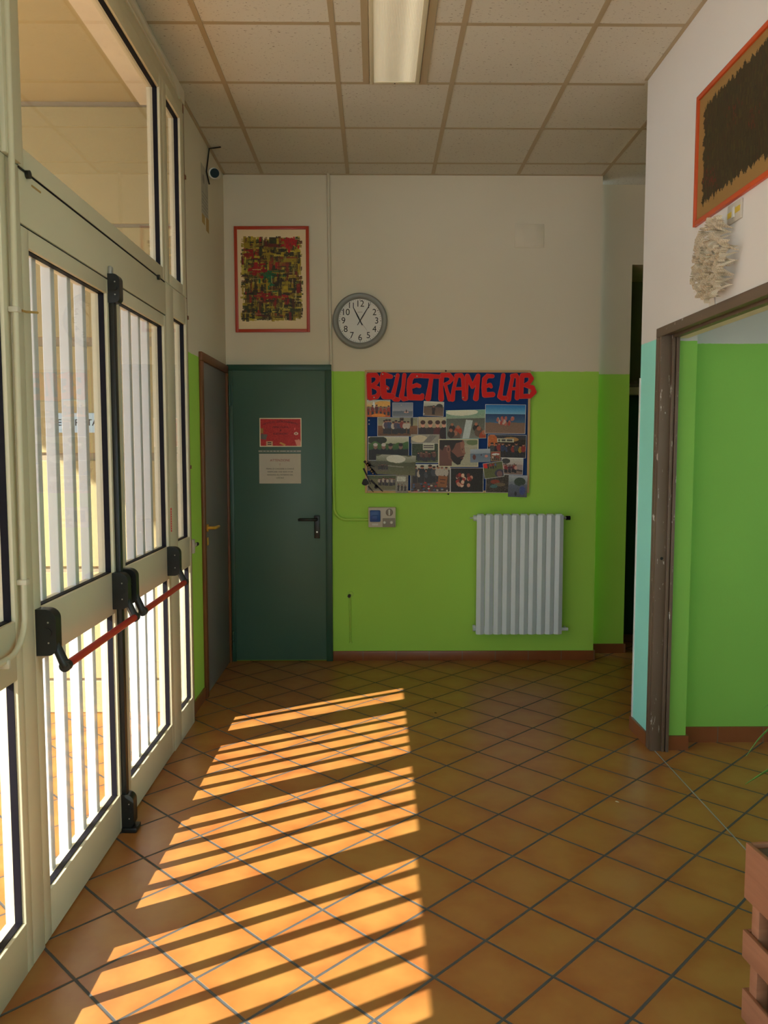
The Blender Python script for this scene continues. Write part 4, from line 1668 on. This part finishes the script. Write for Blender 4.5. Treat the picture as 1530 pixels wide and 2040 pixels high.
# ---------------------------------------------------------------- notice board with photos
BX0, BX1, BZ0, BZ1 = -0.079, 1.108, 1.233, 2.111
bd = empty('notice_board', (0.51, YB, 1.67))
tag(bd, 'blue notice board with pale wooden frame on the back wall', 'notice board')
b = MB()
t = 0.017
for (x0, x1, z0_, z1_) in ((BX0, BX0 + t, BZ0, BZ1), (BX1 - t, BX1, BZ0, BZ1), (BX0 + t, BX1 - t, BZ0, BZ0 + t), (BX0 + t, BX1 - t, BZ1 - t, BZ1)):
    b.bbox(x0, x1, YB - 0.020, YB, z0_, z1_, r=0.002)
b.build('board_frame', M['pale_wood'], bd, smooth=True)
b = MB()
b.box(BX0 + t, BX1 - t, YB - 0.012, YB - 0.001, BZ0 + t, BZ1 - t)
b.build('panel', M['blue_board'], bd)
YS = YB - 0.0205
SC = 1.0
# zoom pixel (origin 700,720 scale 3.825) -> board metres
PX = (BX1 - BX0) / (1352.0 - 106.0)


def zb(px, py):
    return BX0 + (px - 106) * PX, BZ1 - (py - 66) * PX


def photo(box, img, label, lay, rot=0.0, name='pinned_photo', group='photographs pinned on the notice board'):
    x0, y0_, x1, y1_ = box
    a = zb(x0, y0_)
    c = zb(x1, y1_)
    w_, h_ = c[0] - a[0], a[1] - c[1]
    fr_ = back_frame((a[0] + c[0]) / 2, (a[1] + c[1]) / 2, YS - 0.0011 * lay, rot)
    o = print_mesh(name, img, w_, h_, fr_, M['print'])
    tag(o, label, 'photo', group)
    return o


def mk(W, H, col, seed):
    return Img(int(W * 1.7), int(H * 1.7), col, seed)


k_ = 0.62   # the prints are dull
DK = [(40, 25, 25), (70, 30, 25), (30, 30, 40), (90, 60, 50), (50, 45, 40)]
BRT = [(150, 60, 50), (60, 80, 130), (170, 150, 140), (40, 40, 50), (120, 40, 40), (180, 170, 160)]

i = mk(50, 36, (120, 100, 80), 1); i.band(0, 0.4, (170, 180, 180), (200, 160, 90)); i.ell(0.7, 0.22, 0.36, 0.16, (205, 150, 70)); i.ell(0.3, 0.3, 0.05, 0.2, (225, 225, 220)); i.band(0.62, 1, (150, 70, 30), (180, 90, 20)); i.crowd(6, 0, 1, 0.9, 0.55, [(110, 30, 25), (80, 25, 20), (140, 50, 30)]); i.ell(0.5, 0.92, 0.3, 0.12, (200, 120, 30)); i.mottle(10)
photo((120, 288, 297, 415), i.out(), 'photo of a party under a yellow awning, top left of the board', 0)
i = mk(48, 34, (120, 125, 140), 2); i.band(0, 0.6, (110, 120, 140), (140, 140, 150)); i.band(0.6, 1, (85, 95, 110), (110, 115, 125), 0.01); i.ell(0.68, 0.68, 0.12, 0.05, (190, 150, 140)); i.rect(0.66, 0.70, 0.5, 0.7, (50, 30, 35)); i.mottle(4); i.border(1)
photo((313, 308, 467, 413), i.out(), 'photo of a boat on pale grey blue sea under the red letters', 0)
i = mk(48, 34, (80, 65, 55), 3); i.band(0, 0.35, (190, 190, 180), (150, 150, 140)); i.ell(0.78, 0.3, 0.16, 0.16, (40, 40, 32)); i.ell(0.5, 0.36, 0.35, 0.06, (50, 45, 40)); i.band(0.38, 1, (85, 68, 58), (110, 90, 75)); i.person(0.5, 0.9, 0.62, (35, 20, 20), (30, 20, 22), wide=1.7); i.mottle(5); i.border(1)
photo((546, 300, 699, 408), i.out(), 'photo of a dark figure standing on a beach, right of the small sea photo', 1, -0.05)
i = mk(72, 36, (100, 75, 55), 4); i.band(0, 0.45, (120, 120, 105), (150, 140, 110)); i.band(0.45, 1, (120, 80, 50), (90, 60, 40)); i.ell(0.6, 0.15, 0.05, 0.3, (50, 35, 25)); i.ell(0.85, 0.2, 0.03, 0.3, (40, 30, 22)); i.crowd(9, 0.12, 0.8, 0.86, 0.7, [(70, 60, 80), (120, 50, 45), (170, 160, 150), (50, 60, 90)]); i.mottle(8); i.border(1)
photo((200, 418, 505, 560), i.out(), 'photo of a group standing under trees, left side of the second row', 1)
i = mk(60, 46, (120, 110, 95), 5); i.band(0, 0.5, (170, 160, 135), (150, 135, 110)); i.band(0.5, 1, (60, 45, 45), (110, 100, 90))
for (cx, c) in ((0.16, (45, 35, 40)), (0.42, (50, 35, 35)), (0.68, (80, 30, 30)), (0.9, (40, 20, 25))):
    i.ell(cx, 0.75, 0.15, 0.3, c); i.ell(cx, 0.35, 0.07, 0.14, (190, 140, 120)); i.ell(cx, 0.25, 0.085, 0.10, (60, 30, 20))
i.mottle(6)
photo((508, 415, 722, 578), i.out(), 'photo of four smiling people indoors, centre of the second row', 1)
i = mk(56, 18, (140, 135, 125), 6); i.ell(0.3, 0.5, 0.28, 0.4, (185, 175, 150)); i.rect(0.55, 0.8, 0.1, 0.9, (110, 108, 105), 0.3); i.mottle(8)
photo((452, 545, 668, 612), i.out(), 'photo strip of white plates on a table, left of the bearded man', 2)
i = mk(72, 52, (90, 95, 80), 7); i.band(0, 0.3, (110, 150, 130), (130, 150, 130)); i.ell(0.4, 0.08, 0.4, 0.12, (200, 200, 180)); i.band(0.3, 1, (80, 85, 75), (110, 110, 105)); i.rect(0.45, 0.62, 0.35, 1.0, (170, 180, 180), 0.15)
for (cx, cy, s_) in ((0.15, 0.55, 1), (0.3, 0.65, 1.3), (0.22, 0.85, 1.8), (0.75, 0.55, 1.1), (0.82, 0.7, 1.5), (0.95, 0.85, 1.7), (0.12, 0.75, 1.2)):
    i.ell(cx, cy + 0.08, 0.075 * s_, 0.11 * s_, [(150, 60, 30), (45, 35, 30), (90, 70, 60)][int(cx * 10) % 3]); i.ell(cx, cy - 0.05, 0.035 * s_, 0.05 * s_, (150, 95, 70))
i.mottle(8); i.border(1, (150, 190, 185))
photo((717, 362, 1018, 578), i.out(), 'photo of a long outdoor lunch table under a white parasol', 3, 0.02)
i = mk(72, 50, (60, 110, 170), 8); i.band(0, 0.33, (15, 95, 165), (110, 160, 190)); i.band(0.33, 0.62, (20, 50, 95), (60, 90, 120)); i.band(0.62, 1, (115, 90, 75), (120, 95, 80), 0.01)
for q_ in range(26):
    cx = 0.3 + 0.4 * i.r.rand(); i.ell(cx, 0.45 + 0.22 * i.r.rand(), 0.03, 0.07, BRT[i.r.randint(6)] if q_ % 2 else (160, 90, 80))
i.mottle(4); i.border(1)
photo((1010, 322, 1315, 540), i.out(), 'photo of a group on a beach with bright blue sky, top right of the board', 4, -0.01)
i = mk(72, 42, (60, 70, 40), 9); i.band(0, 0.3, (180, 180, 165), (150, 155, 130)); i.ell(0.22, 0.15, 0.24, 0.18, (30, 38, 22)); i.band(0.3, 0.55, (60, 95, 40), (45, 75, 35), 0.07); i.band(0.55, 1, (22, 20, 20), (30, 25, 25), 0.02)
for cx in (0.18, 0.38, 0.55, 0.8):
    i.ell(cx, 0.75, 0.10, 0.28, (16, 13, 16)); i.ell(cx, 0.42, 0.05, 0.11, (120, 90, 75)); i.ell(cx, 0.34, 0.055, 0.07, (35, 25, 20) if cx > .5 else (170, 165, 160))
i.mottle(5); i.border(1)
photo((130, 562, 437, 742), i.out(), 'photo of four people in black before green trees, left edge of the board', 1)
i = mk(48, 36, (45, 55, 30), 10); i.mottle(14, 2); i.rect(0.42, 0.85, 0.02, 0.35, (170, 170, 155)); i.rect(0.45, 0.82, 0.1, 0.14, (50, 45, 50)); i.rect(0.45, 0.82, 0.2, 0.24, (60, 50, 60)); i.band(0.85, 1, (80, 85, 50)); i.crowd(7, 0.2, 0.9, 0.9, 0.5, DK); i.mottle(6); i.border(1)
photo((458, 612, 660, 760), i.out(), 'photo of a group below a white banner, left of the bearded man', 2)
i = mk(72, 50, (150, 148, 128), 11); i.mottle(4, 2); i.band(0, 0.3, (120, 125, 100), (160, 158, 138)); i.ell(0.85, 0.12, 0.15, 0.10, (95, 110, 75))
i.poly([(0.02, 1.0), (0.02, 0.30), (0.30, 0.25), (0.34, 0.75), (0.34, 1.0)], (98, 62, 54))
i.poly([(0.20, 0.05), (0.62, 0.04), (0.655, 0.20), (0.64, 0.30), (0.66, 0.36), (0.645, 0.42), (0.685, 0.52), (0.645, 0.575), (0.65, 0.63), (0.615, 0.66), (0.625, 0.71), (0.58, 0.76), (0.55, 0.86), (0.40, 0.85), (0.25, 0.70)], (112, 72, 60))
i.poly([(0.54, 0.10), (0.645, 0.12), (0.65, 0.30), (0.67, 0.52), (0.60, 0.50), (0.56, 0.36)], (136, 92, 76))
i.poly([(0.0, 0.0), (0.62, 0.0), (0.58, 0.10), (0.44, 0.15), (0.37, 0.36), (0.32, 0.44), (0.28, 0.22), (0.16, 0.24), (0.10, 0.42), (0.0, 0.30)], (34, 22, 20))
i.poly([(0.30, 0.42), (0.38, 0.52), (0.48, 0.66), (0.57, 0.62), (0.64, 0.60), (0.61, 0.66), (0.60, 0.74), (0.565, 0.80), (0.55, 0.90), (0.48, 0.93), (0.38, 0.84), (0.31, 0.68)], (34, 22, 20))
i.ell(0.245, 0.36, 0.045, 0.12, (128, 84, 70)); i.ell(0.25, 0.37, 0.02, 0.07, (80, 48, 42)); i.rect(0.57, 0.64, 0.33, 0.345, (40, 26, 22)); i.ell(0.60, 0.38, 0.018, 0.02, (50, 34, 30)); i.ell(0.58, 0.685, 0.03, 0.014, (120, 60, 54)); i.border(3, (185, 178, 150))
photo((660, 580, 962, 790), i.out(), 'large photo of a bearded man in profile at the centre of the board', 5)
i = mk(46, 30, (120, 130, 145), 12); i.band(0, 0.35, (150, 160, 170), (130, 140, 155)); i.band(0.35, 1, (90, 105, 125), (110, 120, 135), 0.01); i.ell(0.2, 0.6, 0.08, 0.2, (90, 50, 50)); i.ell(0.55, 0.45, 0.03, 0.06, (60, 40, 50)); i.ell(0.8, 0.55, 0.08, 0.1, (180, 120, 110)); i.mottle(4)
photo((900, 655, 1052, 755), i.out(), 'small photo of bathers in pale blue sea, right of the bearded man', 6, 0.03)
i = mk(70, 44, (40, 30, 25), 13); i.band(0, 0.2, (40, 50, 70), (60, 50, 45)); i.ell(0.12, 0.3, 0.14, 0.3, (170, 90, 40)); i.ell(0.6, 0.2, 0.2, 0.1, (150, 110, 60)); i.rect(0.24, 0.68, 0.16, 0.32, (165, 160, 140)); i.rect(0.28, 0.64, 0.2, 0.28, (60, 60, 60)); i.rect(0.32, 0.36, 0.18, 0.3, (165, 160, 140)); i.rect(0.46, 0.5, 0.18, 0.3, (165, 160, 140)); i.crowd(10, 0.08, 0.98, 0.97, 0.58, [(40, 50, 80), (140, 110, 30), (40, 30, 40), (120, 40, 35), (60, 60, 60)]); i.mottle(12); i.border(1)
photo((1030, 548, 1322, 722), i.out(), 'photo of a night street gathering below a hanging sign, right side of the board', 5, -0.02)
i = mk(30, 28, (120, 95, 70), 14); i.rect(0.05, 0.95, 0.1, 0.4, (150, 60, 50)); i.ell(0.5, 0.3, 0.4, 0.1, (190, 190, 190)); i.crowd(4, 0.1, 0.9, 0.9, 0.5, BRT); i.mottle(12)
photo((1055, 672, 1130, 748), i.out(), 'tiny photo of market stalls between street and bather photos', 7, 0.03)
i = mk(44, 34, (85, 88, 50), 15); i.band(0, 0.25, (70, 75, 45), (90, 90, 60)); i.ell(0.15, 0.15, 0.16, 0.18, (190, 30, 25)); i.crowd(4, 0.2, 0.7, 0.4, 0.4, BRT); i.ell(0.78, 0.75, 0.24, 0.26, (60, 55, 70)); i.ell(0.78, 0.8, 0.14, 0.2, (110, 80, 80)); i.mottle(8); i.border(1)
photo((1002, 755, 1152, 872), i.out(), 'photo of a red parasol and tent on grass, tilted, lower right', 9, 0.13)
i = mk(48, 34, (140, 125, 125), 16); i.band(0, 0.4, (175, 175, 170), (160, 150, 145)); i.ell(0.2, 0.2, 0.2, 0.16, (60, 60, 60)); i.band(0.7, 1, (125, 105, 95), (110, 90, 85)); i.crowd(8, 0.08, 0.7, 0.88, 0.5, [(120, 40, 45), (170, 130, 125), (70, 40, 50), (160, 160, 160)]); i.rect(0.72, 0.98, 0.7, 0.8, (60, 50, 50), 0.2); i.mottle(8); i.border(1)
photo((1135, 722, 1300, 848), i.out(), 'pale photo of a group on a terrace below the night street photo', 8, -0.03)
i = mk(56, 46, (55, 45, 38), 17); i.mottle(12, 3); i.ell(0.4, 0.4, 0.2, 0.12, (120, 50, 30)); i.ell(0.6, 0.55, 0.25, 0.1, (95, 80, 60)); i.ell(0.35, 0.65, 0.16, 0.1, (60, 90, 90)); i.mottle(12); i.border(1)
photo((1020, 848, 1195, 985), i.out(), 'dark photo of a night picnic below the parasol photo', 6, -0.01)
i = mk(44, 50, (110, 115, 125), 18); i.band(0, 0.3, (150, 155, 165), (120, 125, 130)); i.ell(0.6, 0.3, 0.3, 0.2, (50, 60, 50)); i.band(0.45, 1, (85, 90, 105), (70, 70, 85), 0.03); i.ell(0.75, 0.7, 0.16, 0.2, (60, 70, 120)); i.ell(0.4, 0.85, 0.06, 0.1, (40, 35, 40)); i.mottle(10)
photo((1190, 853, 1333, 1018), i.out(), 'bluish photo hanging over the lower right corner of the board frame', 11, -0.03)
i = mk(60, 46, (28, 18, 14), 19); i.mottle(5, 2)
for q_ in range(22):
    i.ell(0.18 + 0.5 * i.r.rand(), 0.2 + 0.55 * i.r.rand(), 0.05, 0.08, [(140, 45, 35), (170, 120, 100), (90, 30, 25), (190, 160, 140)][q_ % 4])
i.mottle(5); i.border(1)
photo((752, 798, 1002, 982), i.out(), 'dark photo of a red lit group, bottom centre of the board', 4)
i = mk(72, 50, (80, 70, 60), 20); i.band(0, 0.2, (180, 180, 170), (150, 145, 130)); i.crowd(9, 0.05, 0.95, 0.66, 0.6, [(30, 50, 110), (35, 35, 40), (160, 150, 140), (60, 60, 65)]); i.band(0.68, 1, (80, 60, 55), (60, 45, 45))
for q_ in range(40):
    i.ell(i.r.rand(), 0.66 + 0.34 * i.r.rand(), 0.03, 0.03, [(150, 40, 35), (170, 160, 150), (30, 25, 25), (60, 80, 110)][q_ % 4])
i.mottle(8); i.border(1)
photo((450, 770, 750, 980), i.out(), 'photo of a crowd around a table of musical instruments, bottom row', 3)
i = mk(24, 28, (130, 80, 45), 21); i.rect(0.2, 0.8, 0.3, 0.36, (60, 30, 20)); i.rect(0.25, 0.75, 0.6, 0.66, (60, 30, 20)); i.mottle(6)
photo((657, 858, 727, 943), i.out(), 'small brown card tilted over the instruments photo', 8, -0.10, 'pinned_card')
i = mk(72, 38, (70, 72, 50), 22); i.band(0, 0.5, (150, 150, 140), (90, 95, 70), 0.06); i.ell(0.5, 0.2, 0.24, 0.2, (190, 190, 180)); i.band(0.38, 1, (70, 74, 48), (95, 92, 65), 0.04); i.rect(0.3, 0.7, 0.55, 0.6, (130, 125, 110), 0.1); i.mottle(8)
photo((188, 700, 488, 850), i.out(), 'photo of a grassy hill with a white parasol, left of the board', 4, -0.04)
i = mk(40, 30, (70, 70, 55), 23); i.band(0.4, 1, (60, 62, 48), (95, 85, 70)); i.crowd(5, 0.5, 1, 0.8, 0.5, DK); i.mottle(10)
photo((122, 745, 280, 822), i.out(), 'small photo of people on a lawn beside the grassy hill photo', 5, -0.04)
i = mk(56, 34, (85, 85, 60), 24); i.band(0, 0.25, (60, 70, 45), (70, 78, 50)); i.band(0.25, 1, (95, 92, 62), (100, 95, 70)); i.crowd(8, 0.35, 0.95, 0.68, 0.5, [(150, 140, 130), (60, 40, 50), (90, 80, 80)]); i.mottle(7); i.border(1)
photo((125, 852, 345, 968), i.out(), 'photo of a team on grass in the lower left corner of the board', 5)
i = mk(26, 36, (120, 115, 105), 25); i.rect(0.1, 0.8, 0.08, 0.36, (170, 170, 160)); i.mottle(10, 2); i.crowd(3, 0.1, 0.9, 0.9, 0.4, DK)
photo((338, 852, 432, 985), i.out(), 'narrow grey photo right of the team on grass', 6, -0.02)

# black paper cutouts on the left edge of the board
fg = MB()
for (cx, cy, r_) in ((108, 905, 26), (135, 770, 18), (160, 820, 16), (190, 940, 14)):
    p = zb(cx, cy)
    poly = [(p[0] + r_ * PX * math.cos(2 * PI * k / 14) * (1 + 0.2 * math.sin(5 * k)), YS - 0.0095, p[1] + r_ * PX * math.sin(2 * PI * k / 14)) for k in range(14)]
    fg.prism(poly, (0, 0.0008, 0))
for (a_, b2_, w_) in (((100, 745), (200, 850), 9), ((95, 800), (150, 920), 7), ((150, 890), (240, 975), 9), ((130, 935), (170, 980), 6), ((110, 760), (180, 790), 6)):
    p, q = zb(*a_), zb(*b2_)
    d = Vector((q[0] - p[0], 0, q[1] - p[1])).normalized()
    nn = Vector((-d.z, 0, d.x)) * w_ * PX
    P, Q = Vector((p[0], YS - 0.0095, p[1])), Vector((q[0], YS - 0.0095, q[1]))
    fg.prism([P - nn, Q - nn * 0.4, Q + nn * 0.4, P + nn], (0, 0.0008, 0))
for k in range(7):
    p, q = zb(112 + 10 * k, 755 + 16 * k), zb(120 + 10 * k, 757 + 16 * k)
    fg.box(p[0], q[0], YS - 0.0102, YS - 0.0095, q[1] - 0.006, p[1], 1)
tag(fg.build('paper_cutout', [M['ink'], M['ochre_tape']]), 'black paper cutout figures over the lower left edge of the photo board', 'paper cutout')

# red letters, drawn as brush-like strokes: (x, y, half width) in board units
LET = [
 ('B', 'red paper letter B at the start of the row on the board', [[(136, 108, 17), (138, 190, 16), (142, 270, 17)], [(136, 106, 16), (188, 104, 16), (208, 130, 15), (192, 162, 14), (150, 186, 11)], [(160, 188, 12), (202, 202, 15), (216, 234, 15), (196, 264, 17), (145, 275, 16)]]),
 ('E', 'red paper letter E just right of the first letter B', [[(300, 116, 15), (246, 106, 23), (240, 140, 20), (242, 200, 20), (252, 258, 24), (312, 262, 20)], [(244, 188, 17), (276, 202, 12)]]),
 ('L', 'first red paper letter L in the row', [[(352, 106, 13), (336, 180, 13), (314, 262, 17), (330, 284, 16), (356, 286, 14)]]),
 ('L', 'red paper letter L directly left of the second E', [[(402, 104, 14), (394, 190, 13), (380, 262, 17), (396, 282, 16), (424, 278, 14)]]),
 ('E', 'red paper letter E directly left of the letter T', [[(524, 108, 15), (462, 110, 18), (444, 140, 19), (438, 200, 19), (446, 268, 22), (530, 272, 20), (536, 256, 15)], [(446, 196, 13), (494, 178, 14), (514, 186, 13)]]),
 ('T', 'red paper letter T in the row on the board', [[(512, 108, 15), (590, 112, 16), (658, 116, 14)], [(604, 122, 14), (594, 190, 15), (580, 276, 21)]]),
 ('R', 'red paper letter R directly right of the letter T', [[(682, 110, 18), (676, 190, 15), (678, 280, 20)], [(684, 104, 15), (736, 104, 16), (762, 130, 13), (738, 158, 11), (706, 172, 10)], [(708, 172, 11), (722, 225, 11), (742, 284, 15)]]),
 ('A', 'red paper letter A directly left of the letter M', [[(762, 284, 17), (772, 200, 12), (792, 120, 13)], [(790, 108, 14), (826, 106, 15), (842, 130, 13)], [(840, 128, 13), (846, 200, 13), (852, 274, 17)], [(780, 206, 10), (842, 204, 10)]]),
 ('M', 'red paper letter M in the row on the board', [[(872, 110, 15), (866, 190, 14), (858, 276, 19)], [(874, 110, 15), (912, 192, 13)], [(912, 192, 13), (952, 112, 15)], [(954, 110, 15), (948, 200, 14), (938, 276, 20)]]),
 ('E', 'red paper letter E directly right of the letter M', [[(1062, 112, 13), (1024, 110, 15), (1002, 134, 17), (998, 196, 17), (1004, 252, 18), (1064, 248, 18)], [(1002, 192, 12), (1044, 176, 13), (1052, 190, 11)]]),
 ('L', 'red paper letter L after the gap in the row', [[(1142, 106, 15), (1132, 180, 13), (1118, 262, 18), (1136, 276, 16), (1164, 274, 14)]]),
 ('A', 'red paper letter A directly left of the last letter B', [[(1182, 284, 19), (1196, 200, 13), (1212, 122, 13)], [(1208, 110, 14), (1238, 106, 15), (1252, 126, 13)], [(1252, 124, 13), (1250, 200, 13), (1248, 272, 17)], [(1198, 206, 10), (1248, 204, 10)]]),
 ('B', 'last red paper letter B sticking out past the board frame', [[(1284, 110, 16), (1280, 190, 15), (1276, 262, 17)], [(1284, 106, 15), (1336, 104, 16), (1356, 130, 15), (1338, 160, 13), (1304, 178, 10)], [(1306, 180, 12), (1362, 196, 16), (1376, 230, 17), (1344, 260, 17), (1276, 262, 15)]]),
]
for li, (ch, label, strokes) in enumerate(LET):
    mb_ = MB()
    cn = 0
    for (mi, ext, yy) in ((1, 2.4, 0.0), (0, 0.0, -0.0005)):
        for st_ in strokes:
            P = []
            for (px_, py_, r_) in st_:
                q_ = zb(px_, py_)
                P.append((Vector((q_[0], 0, q_[1])), (r_ + ext) * PX))
            for j in range(len(P)):
                cn += 1
                Y0 = YS - 0.0115 - 0.0013 * ((li * 2) % 3) + yy - 0.000012 * cn
                p, r_ = P[j]
                # slightly lumpy, scissor-cut joint
                mb_.prism([(p.x + r_ * math.cos(2 * PI * k / 18), Y0, p.z + r_ * math.sin(2 * PI * k / 18)) for k in range(18)], (0, 0.0006, 0), mi)
                if j + 1 < len(P):
                    cn += 1
                    Y0 -= 0.000012
                    q2, r2 = P[j + 1]
                    d = (q2 - p).normalized()
                    nn = Vector((-d.z, 0, d.x))
                    yo = Vector((0, Y0, 0))
                    mb_.prism([p - nn * r_ + yo, q2 - nn * r2 + yo, q2 + nn * r2 + yo, p + nn * r_ + yo], (0, 0.0006, 0), mi)
    tag(mb_.build('paper_letter', [M['red_paper'], M['pink_edge']]), label, 'letter', 'red paper letters across the top of the board')

pins = [((240, 98), 'white pin at the top of the first red E'), ((327, 112), 'white pin on the first red L'), ((496, 113), 'white pin at the top of the second red E'),
        ((273, 204), 'white pin in the middle of the first red E'), ((175, 271), 'white pin at the foot of the first red B'), ((842, 271), 'white pin at the foot of the red A before M'),
        ((380, 327), 'white pin on the small sea photo'), ((550, 392), 'white pin at the corner of the dark beach figure photo'), ((700, 428), 'white pin on the four smiling people photo'),
        ((137, 440), 'upper white pin in the bare blue patch at the left'), ((137, 468), 'lower white pin in the bare blue patch at the left'), ((1338, 240), 'white pin beside the last red B')]
for (p, lb) in pins:
    q = zb(*p)
    deep = 0.0165 if p[1] < 300 else (0.001 if p[0] == 137 else 0.006)
    mb_ = MB()
    mb_.lathe([(0.0001, 0.005), (0.003, 0.0045), (0.005, 0.002), (0.005, 0.0)], back_frame(q[0], q[1], YS - deep if p[0] != 137 else YB - 0.012), 14)
    tag(mb_.build('push_pin', M['paper_bright'], smooth=True), lb, 'push pin', 'white push pins on the board')
for (p, lb) in (((713, 72), 'dark screw head in the top rail of the board frame'), ((737, 996), 'dark screw head in the bottom rail of the board frame')):
    q = zb(*p)
    mb_ = MB()
    mb_.lathe([(0.0001, 0.003), (0.004, 0.0025), (0.006, 0.0)], back_frame(q[0], q[1], YS + 0.0006), 14)
    mb_.build('frame_screw', M['ink'], bd)

# ---------------------------------------------------------------- crate with plant (lower right)
cr = empty('wooden_crate', (0.90, 1.85, 0))
tag(cr, 'reddish slatted wooden crate at the lower right edge', 'crate')
ang = math.radians(6.5)
fr = Matrix.Translation((0.889, 1.855, 0)) @ Matrix.Rotation(ang, 4, 'Z')
CW, CD = 0.46, 0.62      # x size, y size (towards the camera)


def cboard(x0, x1, y0_, y1_, z0_, z1_, name='board', m='crate'):
    mb_ = MB()
    mb_.bbox(x0, x1, y0_, y1_, z0_, z1_, r=0.0025, mat=fr)
    return mb_.build(name, M[m], cr, smooth=True)


slats = [(0.472, 0.610), (0.322, 0.392), (0.165, 0.242), (0.03, 0.10)]
for j, (z0_, z1_) in enumerate(slats):
    ox = 0.0 if j == 0 else -0.004 + 0.004 * j
    cboard(ox, ox + 0.012, -CD, 0.0, z0_, z1_, 'side_slat')
    cboard(CW - 0.012, CW, -CD, 0.0, z0_, z1_, 'side_slat')
    cboard(0.012, CW - 0.012, -0.012, 0.0, z0_, z1_, 'end_slat')
    cboard(0.012, CW - 0.012, -CD, -CD + 0.012, z0_, z1_, 'end_slat')
for (px_, py_) in ((0.013, -0.045), (CW - 0.043, -0.045), (0.013, -CD + 0.015), (CW - 0.043, -CD + 0.015)):
    cboard(px_, px_ + 0.030, py_, py_ + 0.030, 0.0, 0.60, 'corner_post')
for k in range(5):
    y_ = -CD + 0.015 + k * 0.119
    cboard(0.0135, CW - 0.0135, y_, y_ + 0.112, 0.590, 0.602, 'top_board', 'crate_dark')

pt = empty('potted_plant', (1.18, 1.62, 0.603))
tag(pt, 'plant with long arching green strap leaves at the right edge', 'plant')
pc0 = Vector((1.20, 1.55, 0.603))
b = MB()
b.lathe([(0.0001, 0.0), (0.075, 0.0), (0.10, 0.15), (0.108, 0.15), (0.108, 0.175), (0.096, 0.175), (0.092, 0.15), (0.0001, 0.15)], Matrix.Translation(pc0), 32)
b.build('pot', M['pot'], pt, smooth=True)
b = MB()
b.lathe([(0.0001, 0.158), (0.091, 0.155)], Matrix.Translation(pc0), 24)
b.build('soil', M['soil'], pt)


def strap(pts, width, name='leaf'):
    P = [Vector(p) for p in pts]
    # Catmull-Rom
    out = []
    for i_ in range(len(P) - 1):
        p0, p1, p2, p3 = P[max(0, i_ - 1)], P[i_], P[i_ + 1], P[min(len(P) - 1, i_ + 2)]
        for s_ in range(7):
            t_ = s_ / 7
            out.append(0.5 * ((2 * p1) + (p2 - p0) * t_ + (2 * p0 - 5 * p1 + 4 * p2 - p3) * t_ ** 2 + (3 * p1 - p0 - 3 * p2 + p3) * t_ ** 3))
    out.append(P[-1])
    n_ = len(out)
    v, f = [], []
    for i_, p in enumerate(out):
        t_ = i_ / (n_ - 1)
        d = (out[min(n_ - 1, i_ + 1)] - out[max(0, i_ - 1)]).normalized()
        sd = d.cross(Vector((0, 0, 1)))
        sd = sd.normalized() if sd.length > 1e-3 else Vector((1, 0, 0))
        wv = width * (0.55 + 0.9 * t_) if t_ < 0.5 else width * max(0.03, (1 - ((t_ - 0.5) / 0.5) ** 2))
        up = sd.cross(d).normalized()
        v += [p - sd * wv + up * wv * 0.35, p, p + sd * wv + up * wv * 0.35,
              p - sd * wv + up * (wv * 0.35 - 0.0007), p - up * 0.0007, p + sd * wv + up * (wv * 0.35 - 0.0007)]
    for i_ in range(n_ - 1):
        a, c = i_ * 6, (i_ + 1) * 6
        f += [(a, a + 1, c + 1, c), (a + 1, a + 2, c + 2, c + 1), (a + 4, a + 3, c + 3, c + 4), (a + 5, a + 4, c + 4, c + 5), (a + 3, a, c, c + 3), (a + 2, a + 5, c + 5, c + 2)]
    mb_ = MB()
    mb_.add(v, f)
    return mb_.build(name, M['plant_leaf'], pt, smooth=True)


r0 = pc0 + Vector((0, 0, 0.15))
strap([r0, (1.19, 1.66, 0.83), (1.135, 1.82, 0.86), (1.085, 1.95, 0.80), (1.025, 2.03, 0.713), (0.984, 2.07, 0.660)], 0.021)
strap([r0, (1.20, 1.72, 0.86), (1.14, 1.90, 0.905), (1.085, 2.02, 0.875), (1.040, 2.09, 0.790), (1.008, 2.12, 0.718)], 0.010)
strap([r0, (1.21, 1.62, 0.92), (1.15, 1.80, 0.975), (1.09, 1.94, 0.955), (1.045, 2.02, 0.915), (1.018, 2.06, 0.868)], 0.006)
strap([r0, (1.22, 1.70, 0.92), (1.17, 1.88, 0.945), (1.12, 2.0, 0.905), (1.09, 2.05, 0.865)], 0.010)
for k in range(9):
    a = -0.9 + k * 0.45
    d = Vector((math.cos(a), math.sin(a) * 0.6 - 0.25, 0))
    strap([r0, r0 + d * 0.08 + Vector((0, 0, 0.16)), r0 + d * 0.13 + Vector((0, 0, 0.22)), r0 + d * 0.175 + Vector((0, 0, 0.10 - 0.01 * k))], 0.011)

# bits of debris on the floor
for (x_, y_, lb) in ((1.063, 3.42, 'small dry leaf fragment on the tiles before the doorway'), (0.35, 4.62, 'small dark chip on the tiles in front of the radiator')):
    mb_ = MB()
    mb_.lathe([(0.0001, 0.004), (0.5, 0.003), (0.9, 0.0015), (1.0, 0.0004)], Matrix.Translation((x_, y_, 0)) @ Matrix.Rotation(0.9, 4, 'Z') @ Matrix.Diagonal((0.004, 0.010, 1, 1)), 12)
    tag(mb_.build('floor_debris', M['chip'] if x_ > 0.5 else M['soil']), lb, 'debris')
